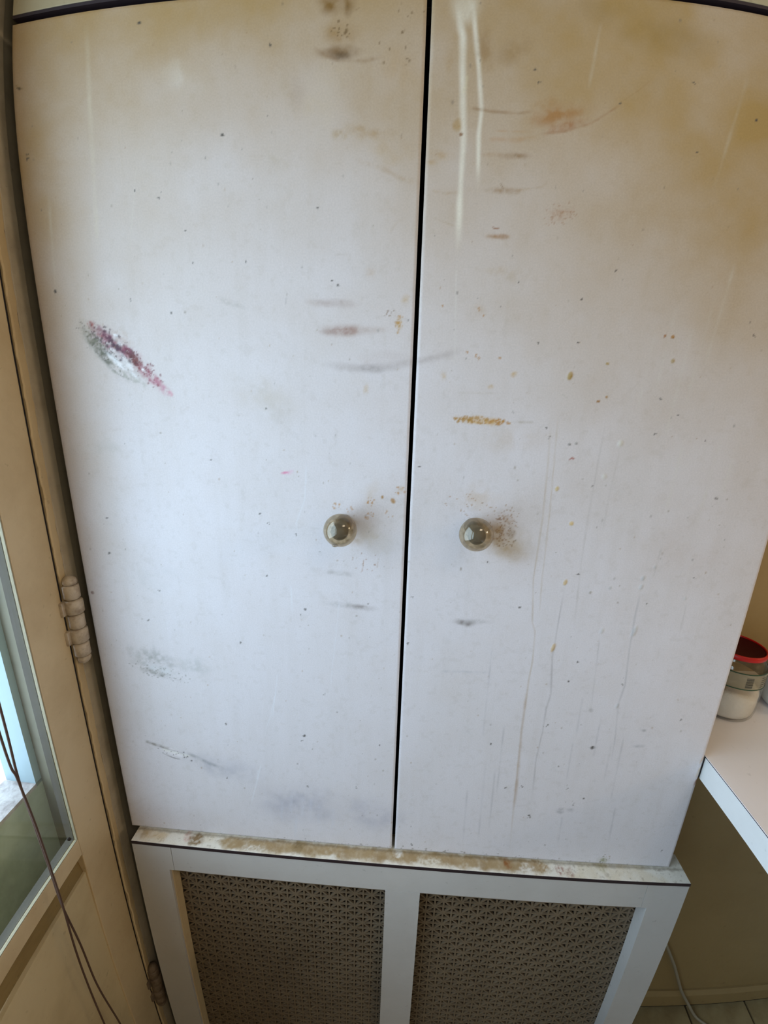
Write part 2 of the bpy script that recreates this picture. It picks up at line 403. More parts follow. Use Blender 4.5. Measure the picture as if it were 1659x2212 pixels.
STAINS_AND_SHADE = [  # film, stain, relief and ledge tables: taken from image pixels, baked into metres
  ('b',0.18121,0.91542,0.09327,0.02166,-12,(126,99,43),0.22,0.8,0.0272,0.7),
  ('b',-0.37355,0.22888,0.05769,0.21775,12,(153,141,110),0.1,0.95,0.03846,0.6),
  ('b',0.29549,0.46662,0.07212,0.06222,0,(165,135,104),0.12,0.95,0.03366,0.6),
  ('b',-0.15636,0.61008,0.0529,0.02736,-15,(169,151,114),0.22,0.95,0.02405,0.7),
  ('b',-0.211,0.87747,0.0296,0.01952,-30,(222,218,212),0.22,0.9,0.01691,0.7),
  ('b',-0.08776,0.86406,0.02421,0.04103,-20,(200,181,144),0.2,0.9,0.01614,0.6),
  ('b',-0.11206,0.86441,0.0122,0.02062,20,(126,92,55),0.1,0.9,0.0122,0.8),
  ('b',-0.07386,0.89374,0.02609,0.00677,0,(110,78,39),0.66,0.9,0.0087,0.45),
  ('b',-0.07344,0.89069,0.01346,0.00457,0,(85,66,44),0.625,0.9,0.00554,0.4),
  ('s',[(-0.09886,0.89831),(-0.08773,0.89162),(-0.07381,0.88697),(-0.05207,0.88701),(-0.03449,0.89052)],0.00179,(126,92,55),0.35,0.00637,0.6),
  ('b',-0.07398,0.9073,0.02121,0.01699,0,(140,103,40),0.55,0.9,0.01178,0.6),
  ('b',-0.07813,0.92932,0.02184,0.01109,0,(119,85,31),0.7,0.8,0.00936,0.6),
  ('b',-0.06755,0.92423,0.00545,0.00756,0,(105,76,39),0.4,0.9,0.00467,0.5),
  ('d',-0.07402,0.9107,0.01098,0.00749,0,14,0.00078,0.00196,(88,64,30),0.6,3),
  ('b',-0.02438,0.88035,0.02354,0.02689,0,(168,131,70),0.18,0.9,0.01569,0.7),
  ('d',-0.0214,0.90721,0.0232,0.03034,0,18,0.00058,0.00135,(94,70,34),0.6,5),
  ('s',[(-0.06133,0.92409),(-0.05749,0.92607)],0.00058,(102,70,33),0.6,0.00777,0.5),
  ('b',-0.04708,0.83449,0.03245,0.00833,-8,(157,123,67),0.34,0.9,0.0073,0.85),
  ('b',-0.07353,0.83287,0.01064,0.00628,0,(156,126,71),0.375,0.9,0.00491,0.8),
  ('b',-0.03043,0.81874,0.02854,0.01759,-20,(171,141,92),0.22,0.9,0.00978,0.8),
  ('s',[(-0.06315,0.81524),(-0.03831,0.80741),(-0.01749,0.79923),(-0.00291,0.79462)],0.00289,(156,122,76),0.24,0.0066,0.8),
  ('s',[(0.00758,0.79036),(0.02006,0.78755),(0.03637,0.78877)],0.00164,(156,122,76),0.24,0.00575,0.7),
  ('b',-0.12021,0.86454,0.00979,0.01722,15,(155,131,88),0.18,0.9,0.00816,0.7),
  ('b',-0.12991,0.81197,0.01688,0.00648,-30,(163,148,120),0.2,0.9,0.00591,0.8),
  ('b',-0.07995,0.69555,0.02946,0.0055,-2,(143,116,109),0.44999999999999996,0.9,0.00625,0.45),
  ('b',-0.09336,0.69536,0.01792,0.0049,-4,(153,129,117),0.25,0.9,0.00538,0.5),
  ('b',-0.07008,0.67133,0.02982,0.00754,0,(141,102,85),0.65,0.85,0.00542,0.45),
  ('b',-0.08367,0.67025,0.01089,0.0042,0,(125,88,69),0.35,0.9,0.00363,0.5),
  ('b',-0.04399,0.67266,0.0269,0.00562,0,(163,139,127),0.275,0.9,0.00538,0.5),
  ('s',[(-0.09404,0.64096),(-0.07094,0.63801),(-0.04332,0.63649),(-0.02057,0.64008),(0.00416,0.64497),(0.02854,0.65066),(0.05028,0.65794)],0.00417,(137,123,120),0.36,0.00834,0.4),
  ('b',-0.03439,0.64621,0.03637,0.0103,4,(167,149,143),0.22,0.95,0.00909,0.5),
  ('b',-0.04332,0.63649,0.0321,0.00587,2,(120,110,110),0.375,0.9,0.00459,0.5),
  ('d',-0.01604,0.67817,0.00399,0.00908,0,26,0.00067,0.00177,(175,135,75),0.6,7),
  ('b',-0.01648,0.67816,0.00399,0.00825,0,(183,149,90),0.4,0.8,0.00355,0.5),
  ('b',-0.01112,0.69945,0.00612,0.00724,-30,(183,149,90),0.34,0.9,0.0035,0.7),
  ('d',-0.02747,0.68904,0.00618,0.00408,0,8,0.00066,0.0011,(116,80,32),0.6,9),
  ('b',-0.04762,0.61747,0.00418,0.00712,0,(183,149,90),0.42,0.85,0.00279,0.7),
  ('b',-0.04492,0.72205,0.00696,0.01023,0,(170,140,109),0.22,0.9,0.00435,0.8),
  ('b',-0.07114,0.7374,0.01041,0.00155,0,(152,140,127),0.25,0.9,0.00434,0.6),
  ('s',[(-0.02854,0.755),(-0.02042,0.7652),(-0.01214,0.76824)],0.0017,(154,130,99),0.16,0.00848,0.5),
  ('b',-0.17969,0.69433,0.02029,0.00435,-18,(150,146,142),0.325,0.9,0.00461,0.7),
  ('s',[(-0.12457,0.70515),(-0.12631,0.69287)],0.0009,(138,132,132),0.3,0.0045,0.6),
  ('b',-0.14277,0.59206,0.03388,0.02325,0,(167,155,137),0.15,0.95,0.01162,0.8),
  ('b',-0.32359,0.65553,0.02294,0.00889,-52,(96,96,84),0.62,0.9,0.00449,0.75),
  ('b',-0.31731,0.64085,0.02006,0.00632,-48,(104,104,92),0.45,0.9,0.00401,0.8),
  ('b',-0.33037,0.66956,0.01687,0.00964,-40,(153,140,114),0.35,0.9,0.00496,0.8),
  ('b',-0.28141,0.63012,0.02984,0.00636,-35,(131,129,107),0.32,0.9,0.00348,0.85),
  ('b',-0.29542,0.64431,0.04861,0.01523,-41,(198,194,198),0.55,0.75,0.00694,0.3),
  ('b',-0.30757,0.6566,0.03069,0.01328,-36,(140,62,88),0.6,0.8,0.00347,0.85),
  ('b',-0.28073,0.63556,0.02974,0.01219,-45,(164,88,104),0.5,0.85,0.00347,0.8),
  ('b',-0.26084,0.61545,0.01592,0.00829,-42,(186,128,146),0.5,0.85,0.00348,0.7),
  ('b',-0.25026,0.60784,0.00498,0.00371,-40,(192,104,132),0.55,0.8,0.00249,0.5),
  ('b',-0.32001,0.66615,0.01287,0.00527,-35,(140,66,72),0.6,0.85,0.00297,0.75),
  ('d',-0.3067,0.65573,0.02673,0.01152,-36,80,0.00074,0.00223,(62,26,44),0.8,11),
  ('d',-0.287,0.64443,0.01285,0.00537,-45,36,0.00099,0.00272,(88,22,30),0.85,12),
  ('d',-0.27528,0.63159,0.02578,0.00997,-45,70,0.00059,0.00174,(112,44,52),0.75,13),
  ('d',-0.31415,0.64539,0.02997,0.00898,-45,60,0.0005,0.0015,(66,66,54),0.7,14),
  ('d',-0.31997,0.65646,0.02986,0.01331,-40,80,0.0004,0.001,(91,84,67),0.6,15),
  ('b',-0.307,0.63965,0.01499,0.00361,-45,(222,224,230),0.75,0.6,0.004,0.4),
  ('b',-0.3012,0.65976,0.0069,0.00352,-35,(226,222,228),0.8,0.6,0.00296,0.4),
  ('b',-0.2871,0.62456,0.008,0.00275,-45,(222,222,226),0.6,0.7,0.003,0.5),
  ('b',-0.29297,0.63671,0.00995,0.00407,-40,(216,216,220),0.6,0.7,0.00299,0.5),
  ('s',[(-0.32612,0.64882),(-0.31882,0.64083),(-0.31178,0.63416)],0.001,(60,62,50),0.6,0.00401,0.5),
  ('s',[(-0.31111,0.6319),(-0.30215,0.62429),(-0.28769,0.61997)],0.00101,(90,92,80),0.45,0.00302,0.7),
  ('b',-0.30962,0.28605,0.04379,0.02299,-12,(126,130,128),0.46,0.95,0.00547,0.75),
  ('b',-0.30223,0.27315,0.03054,0.00959,-14,(206,208,214),0.6,0.8,0.00489,0.6),
  ('b',-0.30618,0.26603,0.03683,0.00553,-14,(110,110,104),0.4,0.9,0.0043,0.8),
  ('d',-0.30267,0.26972,0.04284,0.01238,-14,60,0.00049,0.00135,(96,96,90),0.55,17),
  ('b',-0.25648,0.28011,0.02996,0.02298,-10,(160,165,165),0.28,0.95,0.00599,0.8),
  ('s',[(-0.33832,0.15805),(-0.32105,0.15208),(-0.30226,0.14777)],0.00295,(98,88,73),0.6,0.00525,0.5),
  ('s',[(-0.31839,0.1477),(-0.29976,0.1418),(-0.28142,0.13898),(-0.27137,0.13687)],0.00229,(226,224,222),0.9,0.00524,0.25),
  ('s',[(-0.28349,0.14345),(-0.26813,0.1372),(-0.2529,0.12932),(-0.23437,0.12173)],0.00324,(120,124,130),0.4,0.00584,0.6),
  ('s',[(-0.31614,0.14014),(-0.30269,0.13367),(-0.29005,0.13103)],0.00099,(60,56,52),0.7,0.00394,0.5),
  ('d',-0.29669,0.14055,0.02611,0.0079,-18,16,0.00065,0.0017,(50,46,44),0.8,19),
  ('b',-0.24695,0.1244,0.05829,0.02078,-20,(135,140,155),0.22,0.95,0.00907,0.7),
  ('b',-0.13254,0.52928,0.00651,0.002,12,(206,60,130),0.85,0.7,0.003,0.4),
  ('b',-0.12802,0.52995,0.008,0.004,20,(215,150,190),0.35,0.9,0.003,0.6),
  ('b',-0.12842,0.07186,0.09645,0.04341,-4,(122,126,152),0.36,0.95,0.02572,0.6),  # this and the next two: soft blue-grey patches low on the left door
  ('b',-0.02668,0.06162,0.05676,0.04182,-10,(128,132,160),0.28,0.95,0.02144,0.6),
  ('b',-0.22148,0.12304,0.07074,0.03193,-14,(140,144,165),0.22,0.95,0.02572,0.6),
  ('s',[(-0.14065,0.08791),(-0.14347,0.04747)],0.00288,(205,208,222),0.3,0.0064,0.6),
  ('s',[(-0.12482,0.08546),(-0.1273,0.04498)],0.00287,(205,208,222),0.3,0.00638,0.6),
  ('s',[(-0.11409,0.08247),(-0.11635,0.0419)],0.00287,(205,208,222),0.3,0.00637,0.6),
  ('s',[(-0.10279,0.07539),(-0.10482,0.03456)],0.00287,(205,208,222),0.3,0.00638,0.6),
  ('s',[(-0.15402,0.07413),(-0.15715,0.03303)],0.00291,(205,208,222),0.3,0.00647,0.6),
  ('s',[(-0.08378,0.06907),(-0.08542,0.02803)],0.00287,(205,208,222),0.3,0.00637,0.6),
  ('s',[(-0.1357,0.04662),(-0.13849,0.00438)],0.00294,(205,208,222),0.3,0.00652,0.6),
  ('s',[(-0.17943,0.13667),(-0.19025,0.09415),(-0.19971,0.05824)],0.00126,(225,228,238),0.5,0.01893,0.3),
  ('s',[(-0.18471,0.12202),(-0.18676,0.10906)],0.00223,(225,228,238),0.5,0.0191,0.3),
  ('s',[(-0.15392,0.25425),(-0.16292,0.21504),(-0.17155,0.1889)],0.00088,(222,225,236),0.45,0.01766,0.4),
  ('s',[(-0.15096,0.28144),(-0.16165,0.20437)],0.00072,(222,225,236),0.4,0.01739,0.4),
  ('s',[(-0.07353,0.39209),(-0.08699,0.25265)],0.00053,(222,225,236),0.4,0.01604,0.3),
  ('s',[(-0.10934,0.54059),(-0.11232,0.50008),(-0.12223,0.47335),(-0.12062,0.45725)],0.00099,(222,226,236),0.5,0.01483,0.3),
  ('s',[(-0.13078,0.40056),(-0.12995,0.35905)],0.00108,(222,226,236),0.4,0.01617,0.4),
  ('s',[(-0.30239,0.93118),(-0.30144,0.90159),(-0.30388,0.82245),(-0.30975,0.73284)],0.00275,(208,198,176),0.34,0.02753,0.5),
  ('s',[(-0.3528,0.78939),(-0.35912,0.69967)],0.00191,(201,194,177),0.22,0.01909,0.5),
  ('s',[(-0.26191,0.81376),(-0.27816,0.73273)],0.00089,(206,200,188),0.25,0.01783,0.5),
  ('s',[(-0.27743,0.83647),(-0.27627,0.81784),(-0.27521,0.79524)],0.00067,(169,150,120),0.2,0.01785,0.5),
  ('d',-0.07806,0.49325,0.00606,0.00521,0,10,0.00061,0.00162,(178,130,66),0.65,1822),
  ('d',-0.0619,0.48979,0.00606,0.00523,0,6,0.00061,0.00162,(178,130,66),0.65,1862),
  ('d',-0.04091,0.50057,0.006,0.00515,0,16,0.0006,0.0016,(178,130,66),0.65,1885),
  ('d',-0.04063,0.48496,0.00606,0.00525,0,12,0.00061,0.00162,(178,130,66),0.65,1915),
  ('d',-0.00901,0.51466,0.0059,0.00504,0,10,0.00059,0.00157,(178,130,66),0.65,1925),
  ('d',-0.02156,0.48843,0.00602,0.00522,0,4,0.0006,0.00161,(178,130,66),0.65,1948),
  ('b',-0.02807,0.50676,0.00199,0.00255,0,(164,124,64),0.85,0.5,0.00298,0.1),
  ('b',-0.01652,0.50315,0.00298,0.0041,30,(168,124,56),0.85,0.5,0.00298,0.1),
  ('b',-0.00856,0.51568,0.00442,0.00705,-20,(183,149,90),0.4,0.9,0.00295,0.6),
  ('b',-0.04105,0.50826,0.01195,0.02551,-10,(183,149,90),0.14,0.95,0.00697,0.7),
  ('b',-0.03501,0.45857,0.0307,0.01943,-25,(175,161,127),0.34,0.95,0.01331,0.6),  # painted cast shadow, right and below the left knob
  ('b',-0.05555,0.46031,0.01129,0.01404,0,(157,123,62),0.3,0.95,0.00513,0.6),
  ('s',[(-0.04696,0.43444),(-0.04833,0.42095),(-0.05038,0.41746)],0.00078,(158,109,70),0.6,0.00416,0.3),
  ('s',[(-0.03135,0.43302),(-0.03166,0.42408)],0.00078,(156,120,83),0.5,0.00415,0.3),
  ('d',-0.04482,0.43066,0.0177,0.01225,0,14,0.00062,0.00135,(146,104,74),0.6,23),
  ('b',-0.07617,0.4161,0.02428,0.00511,-2,(150,146,146),0.4375,0.9,0.00528,0.6),
  ('b',-0.0493,0.37468,0.02362,0.00533,-3,(128,118,118),0.625,0.9,0.00483,0.5),
  ('b',-0.07084,0.37697,0.02371,0.00533,0,(150,150,152),0.375,0.9,0.00485,0.6),
  ('b',-0.32342,0.5481,0.03179,0.0151,0,(165,165,160),0.16,0.95,0.0106,0.8),
  ('b',-0.29521,0.39709,0.06839,0.02384,0,(160,165,165),0.14,0.95,0.01368,0.8),
  ('d',-0.21464,0.72994,0.00137,0.0012,0,3,0.00048,0.00096,(66,62,58),0.75,1821),
  ('d',-0.16302,0.73012,0.00135,0.00119,0,3,0.00047,0.00094,(66,62,58),0.75,2163),
  ('d',-0.0821,0.71448,0.00132,0.0012,0,3,0.00054,0.00108,(66,62,58),0.75,2753),
  ('d',-0.07504,0.71096,0.00132,0.0012,0,3,0.00046,0.00093,(66,62,58),0.75,2810),
  ('d',-0.19486,0.31867,0.00173,0.00193,0,3,0.00081,0.00161,(66,62,58),0.75,2948),
  ('d',-0.22317,0.19527,0.00186,0.00222,0,3,0.00098,0.00195,(66,62,58),0.75,3029),
  ('d',-0.12072,0.18607,0.00181,0.00221,0,3,0.00106,0.00212,(66,62,58),0.75,3561),
  ('d',-0.12398,0.17765,0.00182,0.00224,0,3,0.00064,0.00128,(66,62,58),0.75,3557),
  ('d',-0.11597,0.36835,0.00164,0.0018,0,3,0.00077,0.00153,(66,62,58),0.75,3287),
  ('d',-0.12113,0.35959,0.00165,0.00182,0,3,0.00048,0.00096,(66,62,58),0.75,3274),
  ('d',-0.15902,0.40827,0.00162,0.00173,0,3,0.00057,0.00114,(66,62,58),0.75,2969),
  ('d',-0.21296,0.54078,0.00153,0.0015,0,3,0.00054,0.00107,(66,62,58),0.75,2357),
  ('d',-0.14986,0.59556,0.00145,0.00139,0,3,0.00042,0.00085,(66,62,58),0.75,2607),
  ('d',-0.24077,0.68453,0.00142,0.00127,0,3,0.0005,0.001,(66,62,58),0.75,1790),
  ('d',-0.28129,0.69648,0.00144,0.00126,0,3,0.00042,0.00084,(66,62,58),0.75,1497),
  ('d',-0.24349,0.78416,0.00134,0.00114,0,3,0.00055,0.0011,(66,62,58),0.75,1457),
  ('d',-0.26623,0.79053,0.00135,0.00114,0,3,0.00047,0.00095,(66,62,58),0.75,1285),
  ('d',-0.35938,0.70392,0.00148,0.00127,0,3,0.00087,0.00173,(66,62,58),0.75,990),
  ('d',-0.37018,0.82002,0.00145,0.00117,0,3,0.00102,0.00203,(66,62,58),0.75,524),
  ('d',-0.37285,0.88135,0.00148,0.0012,0,3,0.00104,0.00207,(66,62,58),0.75,316),
  ('d',-0.22043,0.75714,0.00135,0.00117,0,3,0.00039,0.00079,(66,62,58),0.75,1698),
  ('d',-0.36972,0.82353,0.00145,0.00117,0,3,0.00051,0.00102,(66,62,58),0.75,515),
  ('d',-0.17971,0.83403,0.00127,0.00107,0,3,0.00074,0.00149,(66,62,58),0.75,1730),
  ('d',-0.09464,0.77603,0.00128,0.00112,0,3,0.00075,0.00149,(66,62,58),0.75,2503),
  ('d',-0.1341,0.89994,0.00121,0.00103,0,3,0.00056,0.00113,(66,62,58),0.75,1850),
  ('d',-0.25167,0.92376,0.0013,0.00114,0,3,0.00106,0.00212,(66,62,58),0.75,950),
  ('d',-0.34097,0.46878,0.00167,0.00166,0,3,0.00059,0.00117,(66,62,58),0.75,1810),
  ('d',-0.1631,0.48322,0.00156,0.00159,0,3,0.00054,0.00109,(66,62,58),0.75,2788),
  ('d',-0.1533,0.47194,0.00156,0.00161,0,3,0.00036,0.00073,(66,62,58),0.75,2870),
  ('d',-0.09395,0.25211,0.00174,0.00205,0,3,0.00051,0.00101,(66,62,58),0.75,3600),
  ('d',-0.02318,0.17988,0.00178,0.00221,0,3,0.00062,0.00124,(66,62,58),0.75,4070),
  ('d',-0.11867,0.10154,0.0019,0.00242,0,3,0.00077,0.00155,(66,62,58),0.75,3692),
  ('d',-0.05236,0.10653,0.00186,0.0024,0,3,0.00065,0.0013,(66,62,58),0.75,4012),
  ('d',-0.22925,0.10626,0.00195,0.00244,0,3,0.00057,0.00114,(66,62,58),0.75,3150),
  ('d',-0.34482,0.42643,0.00171,0.00174,0,3,0.0008,0.0016,(66,62,58),0.75,1900),
  ('d',-0.30824,0.34134,0.00177,0.00191,0,3,0.00062,0.00124,(66,62,58),0.75,2300),
  ('d',-0.28967,0.38252,0.00172,0.00182,0,3,0.0005,0.001,(66,62,58),0.75,2304),
  ('d',-0.12262,0.45987,0.00156,0.00163,0,3,0.00036,0.00073,(66,62,58),0.75,3075),
  ('s',[(-0.37714,0.88469),(-0.37384,0.88147),(-0.36802,0.87961)],0.00099,(125,101,59),0.6,0.00397,0.2),
  ('s',[(0.02157,0.93258),(0.02499,0.91719),(0.02878,0.90369),(0.03001,0.87686),(0.03394,0.82934),(0.03404,0.78694),(0.03514,0.73478)],0.00323,(225,219,206),0.8,0.02277,0.2),
  ('s',[(0.0356,0.93267),(0.03833,0.91047),(0.04251,0.88696),(0.04789,0.84995),(0.04682,0.83285),(0.04957,0.78709)],0.00246,(225,219,206),0.7,0.02273,0.2),
  ('b',0.02941,0.92745,0.01671,0.02061,0,(217,210,195),0.7,0.8,0.01139,0.3),
  ('s',[(0.03428,0.87687),(0.03327,0.86847),(0.03137,0.86173)],0.00155,(209,197,165),0.4,0.01164,0.3),
  ('s',[(0.0343,0.73477),(0.0393,0.63723)],0.00106,(214,210,205),0.3,0.01692,0.4),
  ('b',0.04782,0.89369,0.01075,0.02215,8,(133,98,50),0.36,0.9,0.00691,0.6),
  ('b',0.06967,0.89389,0.02297,0.0148,20,(136,104,58),0.28,0.95,0.00766,0.7),
  ('b',0.01818,0.88691,0.00542,0.01139,0,(157,121,62),0.3,0.9,0.00387,0.7),
  ('s',[(0.0359,0.85262),(0.05576,0.84965),(0.07937,0.84848),(0.09482,0.85034)],0.00138,(129,90,44),0.42,0.0055,0.5),
  ('b',0.11264,0.84786,0.03701,0.01021,12,(155,104,45),0.6,0.85,0.00623,0.6),
  ('b',0.12138,0.83979,0.02345,0.00513,16,(148,89,36),0.5625,0.85,0.00313,0.5),
  ('s',[(0.09658,0.83327),(0.1199,0.83565),(0.14256,0.84257),(0.16062,0.85399),(0.1679,0.85799)],0.00118,(139,87,39),0.45,0.00551,0.5),
  ('s',[(0.16402,0.85787),(0.17836,0.86767),(0.18896,0.87684)],0.00058,(137,98,49),0.3,0.00543,0.5),
  ('s',[(0.05344,0.82945),(0.07727,0.82894),(0.10081,0.83057)],0.00238,(168,122,68),0.24,0.00556,0.7),
  ('s',[(0.0569,0.83566),(0.09644,0.83465)],0.00099,(168,122,68),0.25,0.00553,0.7),
  ('b',0.10208,0.85553,0.01554,0.00711,10,(158,115,60),0.375,0.9,0.00466,0.7),
  ('b',0.02808,0.83964,0.00555,0.00685,-10,(159,122,44),0.68,0.7,0.00397,0.35),
  ('b',0.03172,0.83278,0.00239,0.00172,0,(120,74,24),0.8,0.6,0.00239,0.2),
  ('b',0.07922,0.81682,0.01832,0.00366,0,(128,94,50),0.625,0.9,0.00398,0.5),
  ('b',0.06039,0.8177,0.01198,0.00314,0,(157,120,69),0.4375,0.9,0.00399,0.6),
  ('b',0.01629,0.81673,0.01694,0.00631,-4,(167,133,81),0.42500000000000004,0.9,0.00484,0.7),
  ('b',0.00645,0.81177,0.00811,0.00353,0,(167,133,81),0.3,0.9,0.00406,0.7),
  ('b',0.0729,0.79021,0.02107,0.0043,-2,(140,106,62),0.5625,0.9,0.00405,0.55),
  ('s',[(0.0683,0.79625),(0.07196,0.79164)],0.00061,(116,86,45),0.5,0.00808,0.5),
  ('s',[(0.081,0.79031),(0.1049,0.79348),(0.11215,0.80034)],0.00121,(156,124,80),0.25,0.00486,0.6),
  ('b',0.12426,0.77357,0.01542,0.00873,14,(157,111,72),0.4,0.9,0.00365,0.7),
  ('d',0.12435,0.77284,0.01624,0.00947,14,40,0.00041,0.00102,(147,103,63),0.4,27),
  ('b',0.07051,0.75389,0.01576,0.00337,0,(149,108,59),0.75,0.9,0.00332,0.4),
  ('b',0.07634,0.7536,0.0058,0.00337,0,(138,92,36),0.45,0.9,0.00249,0.4),
  ('s',[(0.06443,0.76164),(0.06704,0.76018),(0.07155,0.76062)],0.00083,(130,74,24),0.85,0.00331,0.1),
  ('s',[(0.01082,0.76844),(0.02144,0.76483),(0.03208,0.76123)],0.00104,(155,128,89),0.3,0.00416,0.6),
  ('b',0.07899,0.72586,0.02529,0.00618,0,(165,138,97),0.22,0.9,0.0059,0.8),
  ('b',0.088,0.72021,0.01267,0.00777,0,(155,131,89),0.18,0.9,0.00422,0.8),
  ('b',0.05851,0.69188,0.01037,0.00725,0,(174,150,123),0.25,0.9,0.00432,0.8),
  ('d',0.05888,0.6927,0.00173,0.00161,0,4,0.00043,0.00121,(168,122,65),0.6,1036),
  ('d',0.06285,0.68671,0.00173,0.00162,0,4,0.00043,0.00121,(168,122,65),0.6,1044),
  ('d',0.04971,0.65371,0.00177,0.00169,0,4,0.00044,0.00124,(168,122,65),0.6,1008),
  ('d',0.05878,0.65139,0.00177,0.00169,0,4,0.00044,0.00124,(168,122,65),0.6,1028),
  ('d',0.06254,0.64894,0.00177,0.00169,0,4,0.00044,0.00124,(168,122,65),0.6,1036),
  ('d',0.02399,0.69524,0.00174,0.00161,0,4,0.00043,0.00122,(168,122,65),0.6,956),
  ('d',0.08281,0.6503,0.00177,0.00169,0,4,0.00044,0.00124,(168,122,65),0.6,1082),
  ('b',0.02884,0.63177,0.00407,0.00694,10,(183,149,90),0.45,0.85,0.00271,0.6),
  ('b',0.09676,0.63531,0.00444,0.00386,0,(183,149,90),0.6,0.7,0.00267,0.5),
  ('b',0.07562,0.62256,0.00405,0.00349,0,(183,149,90),0.5,0.8,0.0027,0.5),
  ('s',[(0.03987,0.61629),(0.0852,0.61669)],0.00091,(172,160,145),0.25,0.00455,0.6),
  ('b',0.06713,0.59015,0.03215,0.00545,-3,(192,155,94),0.75,0.7,0.00413,0.6),
  ('d',0.05095,0.59057,0.01383,0.00364,-3,40,0.00069,0.00184,(166,128,70),0.75,31),
  ('d',0.06713,0.59015,0.0101,0.00409,-3,36,0.00069,0.00184,(168,130,72),0.75,32),
  ('d',0.08792,0.58898,0.01098,0.00318,-2,36,0.00069,0.00165,(172,126,64),0.7,33),
  ('b',0.11075,0.58972,0.0164,0.00204,0,(162,150,137),0.4375,0.9,0.00455,0.5),
  ('b',0.09889,0.57185,0.05536,0.01854,0,(182,160,135),0.18,0.95,0.01199,0.8),
  ('b',0.15049,0.63515,0.00308,0.00513,-12,(160,129,46),0.85,0.45,0.00352,0.15),
  ('b',0.24085,0.67307,0.00213,0.00203,-12,(159,112,51),0.85,0.45,0.00341,0.15),
  ('b',0.23345,0.67366,0.00128,0.00203,-12,(149,96,40),0.85,0.45,0.00341,0.15),
  ('b',0.18097,0.61219,0.00223,0.00175,-12,(148,104,46),0.85,0.45,0.00356,0.15),
  ('b',0.18835,0.61639,0.00177,0.00174,-12,(158,117,56),0.85,0.45,0.00355,0.15),
  ('b',0.24502,0.65168,0.00259,0.0025,-12,(165,141,97),0.85,0.45,0.00346,0.15),
  ('b',0.18433,0.64725,0.00218,0.00168,-12,(166,141,88),0.85,0.45,0.00348,0.15),
  ('b',0.2092,0.57211,0.00318,0.00413,-12,(204,200,192),0.85,0.45,0.00364,0.15),
  ('b',0.19865,0.53819,0.00325,0.00335,-12,(204,200,196),0.85,0.45,0.00371,0.15),
  ('b',0.1529,0.52318,0.00235,0.00342,-12,(199,177,126),0.85,0.45,0.00377,0.15),
  ('b',0.17284,0.48634,0.00288,0.00306,-12,(206,179,123),0.85,0.45,0.00384,0.15),
  ('b',0.1761,0.41859,0.0025,0.00442,-12,(196,167,111),0.85,0.45,0.004,0.15),
  ('b',0.17417,0.3361,0.00262,0.0073,-12,(195,165,107),0.85,0.45,0.00419,0.15),
  ('b',0.25862,0.42782,0.00246,0.00381,-12,(186,186,190),0.85,0.45,0.00394,0.15),
  ('b',0.25862,0.41732,0.00248,0.00385,-12,(190,190,194),0.85,0.45,0.00397,0.15),
  ('b',0.26138,0.36234,0.00307,0.00881,-12,(196,196,200),0.85,0.45,0.00409,0.15),
  ('b',0.22538,0.36088,0.00257,0.00471,-12,(196,196,200),0.85,0.45,0.00411,0.15),
  ('b',0.30864,0.40591,0.00199,0.00278,-12,(196,194,196),0.85,0.45,0.00398,0.15),
  ('b',0.26033,0.26098,0.00217,0.00462,-12,(192,192,196),0.85,0.45,0.00433,0.15),
  ('b',0.26887,0.4414,0.00195,0.00267,-12,(186,184,186),0.85,0.45,0.00391,0.15),
  ('b',0.22552,0.41449,0.00199,0.00277,-12,(186,186,190),0.85,0.45,0.00399,0.15),
  ('b',0.20495,0.4078,0.002,0.00223,-12,(170,164,160),0.85,0.45,0.00401,0.15),
  ('b',0.16437,0.55546,0.00277,0.00141,-12,(150,70,40),0.85,0.45,0.00369,0.15),
  ('b',0.1659,0.57051,0.00183,0.00185,-12,(150,146,144),0.85,0.45,0.00366,0.15),
  ('b',0.15917,0.56933,0.00183,0.00185,-12,(130,126,124),0.85,0.45,0.00366,0.15),
  ('s',[(0.16048,0.55342),(0.16469,0.55642)],0.00069,(150,62,34),0.8,0.0037,0.1),
  ('s',[(0.14474,0.61849),(0.15213,0.61345)],0.00111,(184,178,172),0.5,0.00356,0.3),
  ('d',0.11696,0.66377,0.00131,0.00124,0,3,0.00053,0.0011,(72,66,62),0.75,4231),
  ('d',0.09966,0.59932,0.00136,0.00134,0,3,0.0004,0.00082,(72,66,62),0.75,4214),
  ('d',0.13421,0.58458,0.00137,0.00137,0,3,0.0004,0.00082,(72,66,62),0.75,4465),
  ('d',0.13857,0.57554,0.00137,0.00138,0,3,0.00048,0.00099,(72,66,62),0.75,4506),
  ('d',0.18861,0.5276,0.0014,0.00146,0,3,0.00041,0.00084,(72,66,62),0.75,4890),
  ('d',0.29198,0.57758,0.00135,0.00136,0,3,0.00047,0.00097,(72,66,62),0.75,5525),
  ('d',0.3152,0.51973,0.0014,0.00146,0,3,0.00057,0.00117,(72,66,62),0.75,5715),
  ('d',0.24069,0.6173,0.00132,0.0013,0,3,0.00062,0.00127,(72,66,62),0.75,5144),
  ('d',0.25974,0.6021,0.00133,0.00133,0,3,0.00054,0.00112,(72,66,62),0.75,5288),
  ('d',0.24149,0.58251,0.00135,0.00136,0,3,0.00047,0.00097,(72,66,62),0.75,5183),
  ('d',0.28307,0.85183,0.00124,0.00109,0,3,0.00079,0.00163,(72,66,62),0.75,5166),
  ('d',0.09003,0.88002,0.00115,0.00101,0,3,0.00081,0.00166,(72,66,62),0.75,3617),
  ('d',0.09469,0.87132,0.00116,0.00101,0,3,0.00047,0.00097,(72,66,62),0.75,3673),
  ('d',0.23429,0.82276,0.00119,0.00106,0,3,0.00042,0.00086,(72,66,62),0.75,4845),
